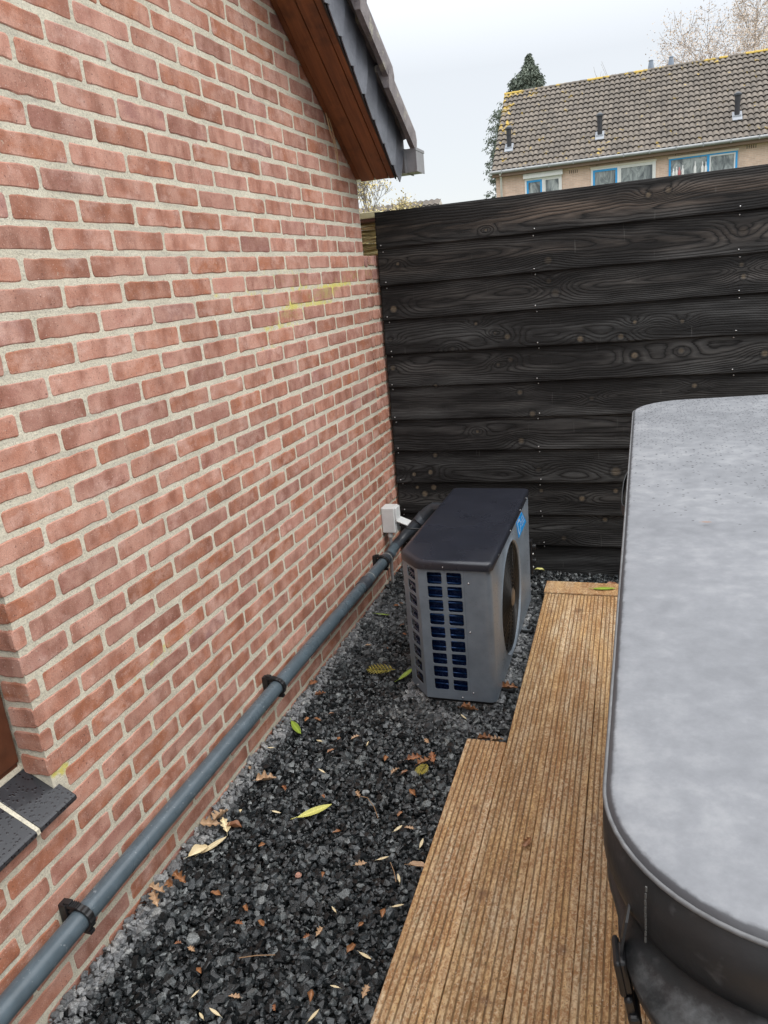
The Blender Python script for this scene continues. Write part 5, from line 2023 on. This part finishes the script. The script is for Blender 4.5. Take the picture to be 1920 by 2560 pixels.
# ------------------------------------------------------------------ trees
def tree_branches(b_, base, height, seed, spread=.5, depth=5, r0=.16, droop=0.0, first=.25, twig_r=.008, leaves=None, lsize=.06, ldens=3, nb=3):
    rr = random.Random(seed)
    tips = []

    def grow(p, d, L, r, lev):
        n_ = 4
        pts = [p]
        dd = d.copy()
        for k in range(n_):
            dd = (dd + Vector((rr.uniform(-1, 1), rr.uniform(-1, 1), rr.uniform(-.5, 1) * (1 - droop * lev / depth))) * .13).normalized()
            pts.append(pts[-1] + dd * L / n_)
        rad = [max(r * (1 - .45 * k / n_), twig_r * .6) for k in range(n_ + 1)]
        b_.tube(pts, rad, 6 if lev < 2 else (4 if lev < 4 else 3), cap=False, tint=.3)
        if lev >= depth:
            tips.append((pts[-1], dd))
            tips.append((pts[2], dd))
            return
        for _ in range(nb if lev else nb + 2):
            t = rr.uniform(.35 if lev else first, 1.0)
            i0 = min(int(t * n_), n_ - 1)
            q0 = pts[i0].lerp(pts[i0 + 1], t * n_ - i0)
            a = rr.uniform(0, 6.283)
            side = dd.orthogonal().normalized()
            side = Matrix.Rotation(a, 3, dd) @ side
            nd_ = (dd * (1 - spread) + side * spread + Vector((0, 0, .15 - droop * .2 * lev))).normalized()
            grow(q0, nd_, L * rr.uniform(.55, .75), max(r * .52, twig_r), lev + 1)
        grow(pts[-1], dd, L * .62, max(rad[-1], twig_r), lev + 1)
    grow(Vector(base), Vector((0, 0, 1)), height * .42, r0, 0)
    return tips


def leaf_cloud(tips, n, size, jit, seed):
    b_ = MB()
    rr = random.Random(seed)
    for (p, d) in tips:
        for _ in range(n):
            c_ = p + Vector((rr.gauss(0, jit), rr.gauss(0, jit), rr.gauss(0, jit)))
            a = Vector((rr.uniform(-1, 1), rr.uniform(-1, 1), rr.uniform(-1, 1))).normalized()
            e_ = a.orthogonal().normalized()
            s_ = size * rr.uniform(.6, 1.3)
            b_.add([c_ - a * s_, c_ + e_ * s_ * .5, c_ + a * s_, c_ - e_ * s_ * .5], [(0, 1, 2, 3)], tint=rr.random())
    return b_


BARK = mat_simple('grey_bark', (.22, .19, .17), .9, var=.25, nscale=2)
BARK2 = mat_simple('pale_twigs', (.36, .31, .27), .9, var=.25, nscale=2)
# tall conifer behind the left end of the row house
cf = empty('tall_conifer', (-5.0, 44, 0), 'tall dark green conifer rising behind the left end of the terrace', 'tree')
b = MB()
b.tube([(-4.9, 44, -.03), (-4.8, 44, 6), (-4.68, 44, 11.9)], [.28, .2, .03], 8, tint=.3)
b.build('trunk', BARK, cf)
b = MB()
rr = random.Random(3)


def cf_clump(c_, s_, n_):
    for _ in range(n_):
        d = Vector((rr.gauss(0, 1), rr.gauss(0, 1), rr.gauss(-.1, .8))).normalized()
        p = c_ + d * s_ * rr.uniform(.1, 1)
        dr_ = Vector((d.x * .6, d.y * .6, -.45 + rr.uniform(-.4, .4))).normalized()
        L = rr.uniform(.07, .17)
        sd2 = dr_.orthogonal().normalized() * rr.uniform(.015, .04)
        sd2 = Matrix.Rotation(rr.uniform(0, 6.28), 3, dr_) @ sd2
        b.add([p - sd2, p + dr_ * L * .5 - sd2 * .6, p + dr_ * L, p + dr_ * L * .5 + sd2, p + sd2 * .8], [(0, 1, 2, 3, 4)], tint=rr.random())


for (cx_, ztop, zlow, rmax, nn) in ((-4.68, 12.1, 4.2, 2.35, 3000), (-5.52, 11.2, 6.5, 1.0, 150)):
    for k in range(nn):
        t = rr.random() ** .72
        z = ztop - t * (ztop - zlow)
        if rmax > 2:
            rad = float(np.interp(z, [5.4, 8.17, 9.37, 10, 10.7, 11.0, 11.6, 12.1], [2.45, 2.3, 1.85, 1.4, .78, .62, .32, .03]))
        else:
            rad = float(np.interp(z, [6.5, 9, 10.3, 10.8, 11.2], [1.0, .8, .5, .28, .03]))
        rad = rad * (.94 + .3 * mnoise.noise(Vector((z * 1.6, cx_, 1)))) - .06
        a = rr.uniform(0, 6.283)
        ra = rad * rr.uniform(.55, 1.0)
        ll = min(rr.uniform(.12, .32), .09 + rad * .25)
        if rr.random() < .06:
            ra = rad * 1.15
        cf_clump(Vector((cx_ + ra * math.cos(a) , 44 + ra * math.sin(a), z)), ll, 34)
b.build('crown', mat_foliage('conifer_green', (.085, .11, .085), (.22, .25, .195), 2.5), cf)

# bare tree behind the right end of the ridge
for (bx, by, ht, seed_, lab) in ((6.9, 45, 14.0, 12, 'bare twiggy brown tree behind the roof ridge at top right'),
                                 (-.75, 45, 11.2, 8, 'tiny bare tree top showing above the middle of the ridge')):
    tr = empty('bare_tree', (bx, by, 0), lab, 'tree')
    b = MB()
    if ht > 12:
        tips = tree_branches(b, (bx, by, -.03), ht, seed_, spread=.50, depth=6, r0=.20, droop=.5, twig_r=.011, nb=3)
    else:
        tips = tree_branches(b, (bx, by, -.03), ht, seed_, spread=.40, depth=4, r0=.12, twig_r=.010, nb=3)
    b.build('trunk', BARK2, tr)
    if ht > 12:
        leaf_cloud(tips, 5, .05, .26, 5).build('crown', mat_foliage('tan_twig_ends', (.36, .28, .21), (.55, .45, .35)), tr)
# thin-leaved yellow tree in the gap at the left
tr = empty('yellow_leaved_tree', (-5.3, 19, 0), 'sparse yellowish tree seen between the brick wall and fence', 'tree')
b = MB()
tips = tree_branches(b, (-5.25, 19, -.03), 4.6, 4, spread=.42, depth=5, r0=.07, twig_r=.007, nb=3)
b.build('trunk', BARK, tr)
leaf_cloud(tips, 2, .035, .07, 9).build('crown', mat_foliage('yellow_leaves', (.40, .32, .13), (.62, .52, .28)), tr)
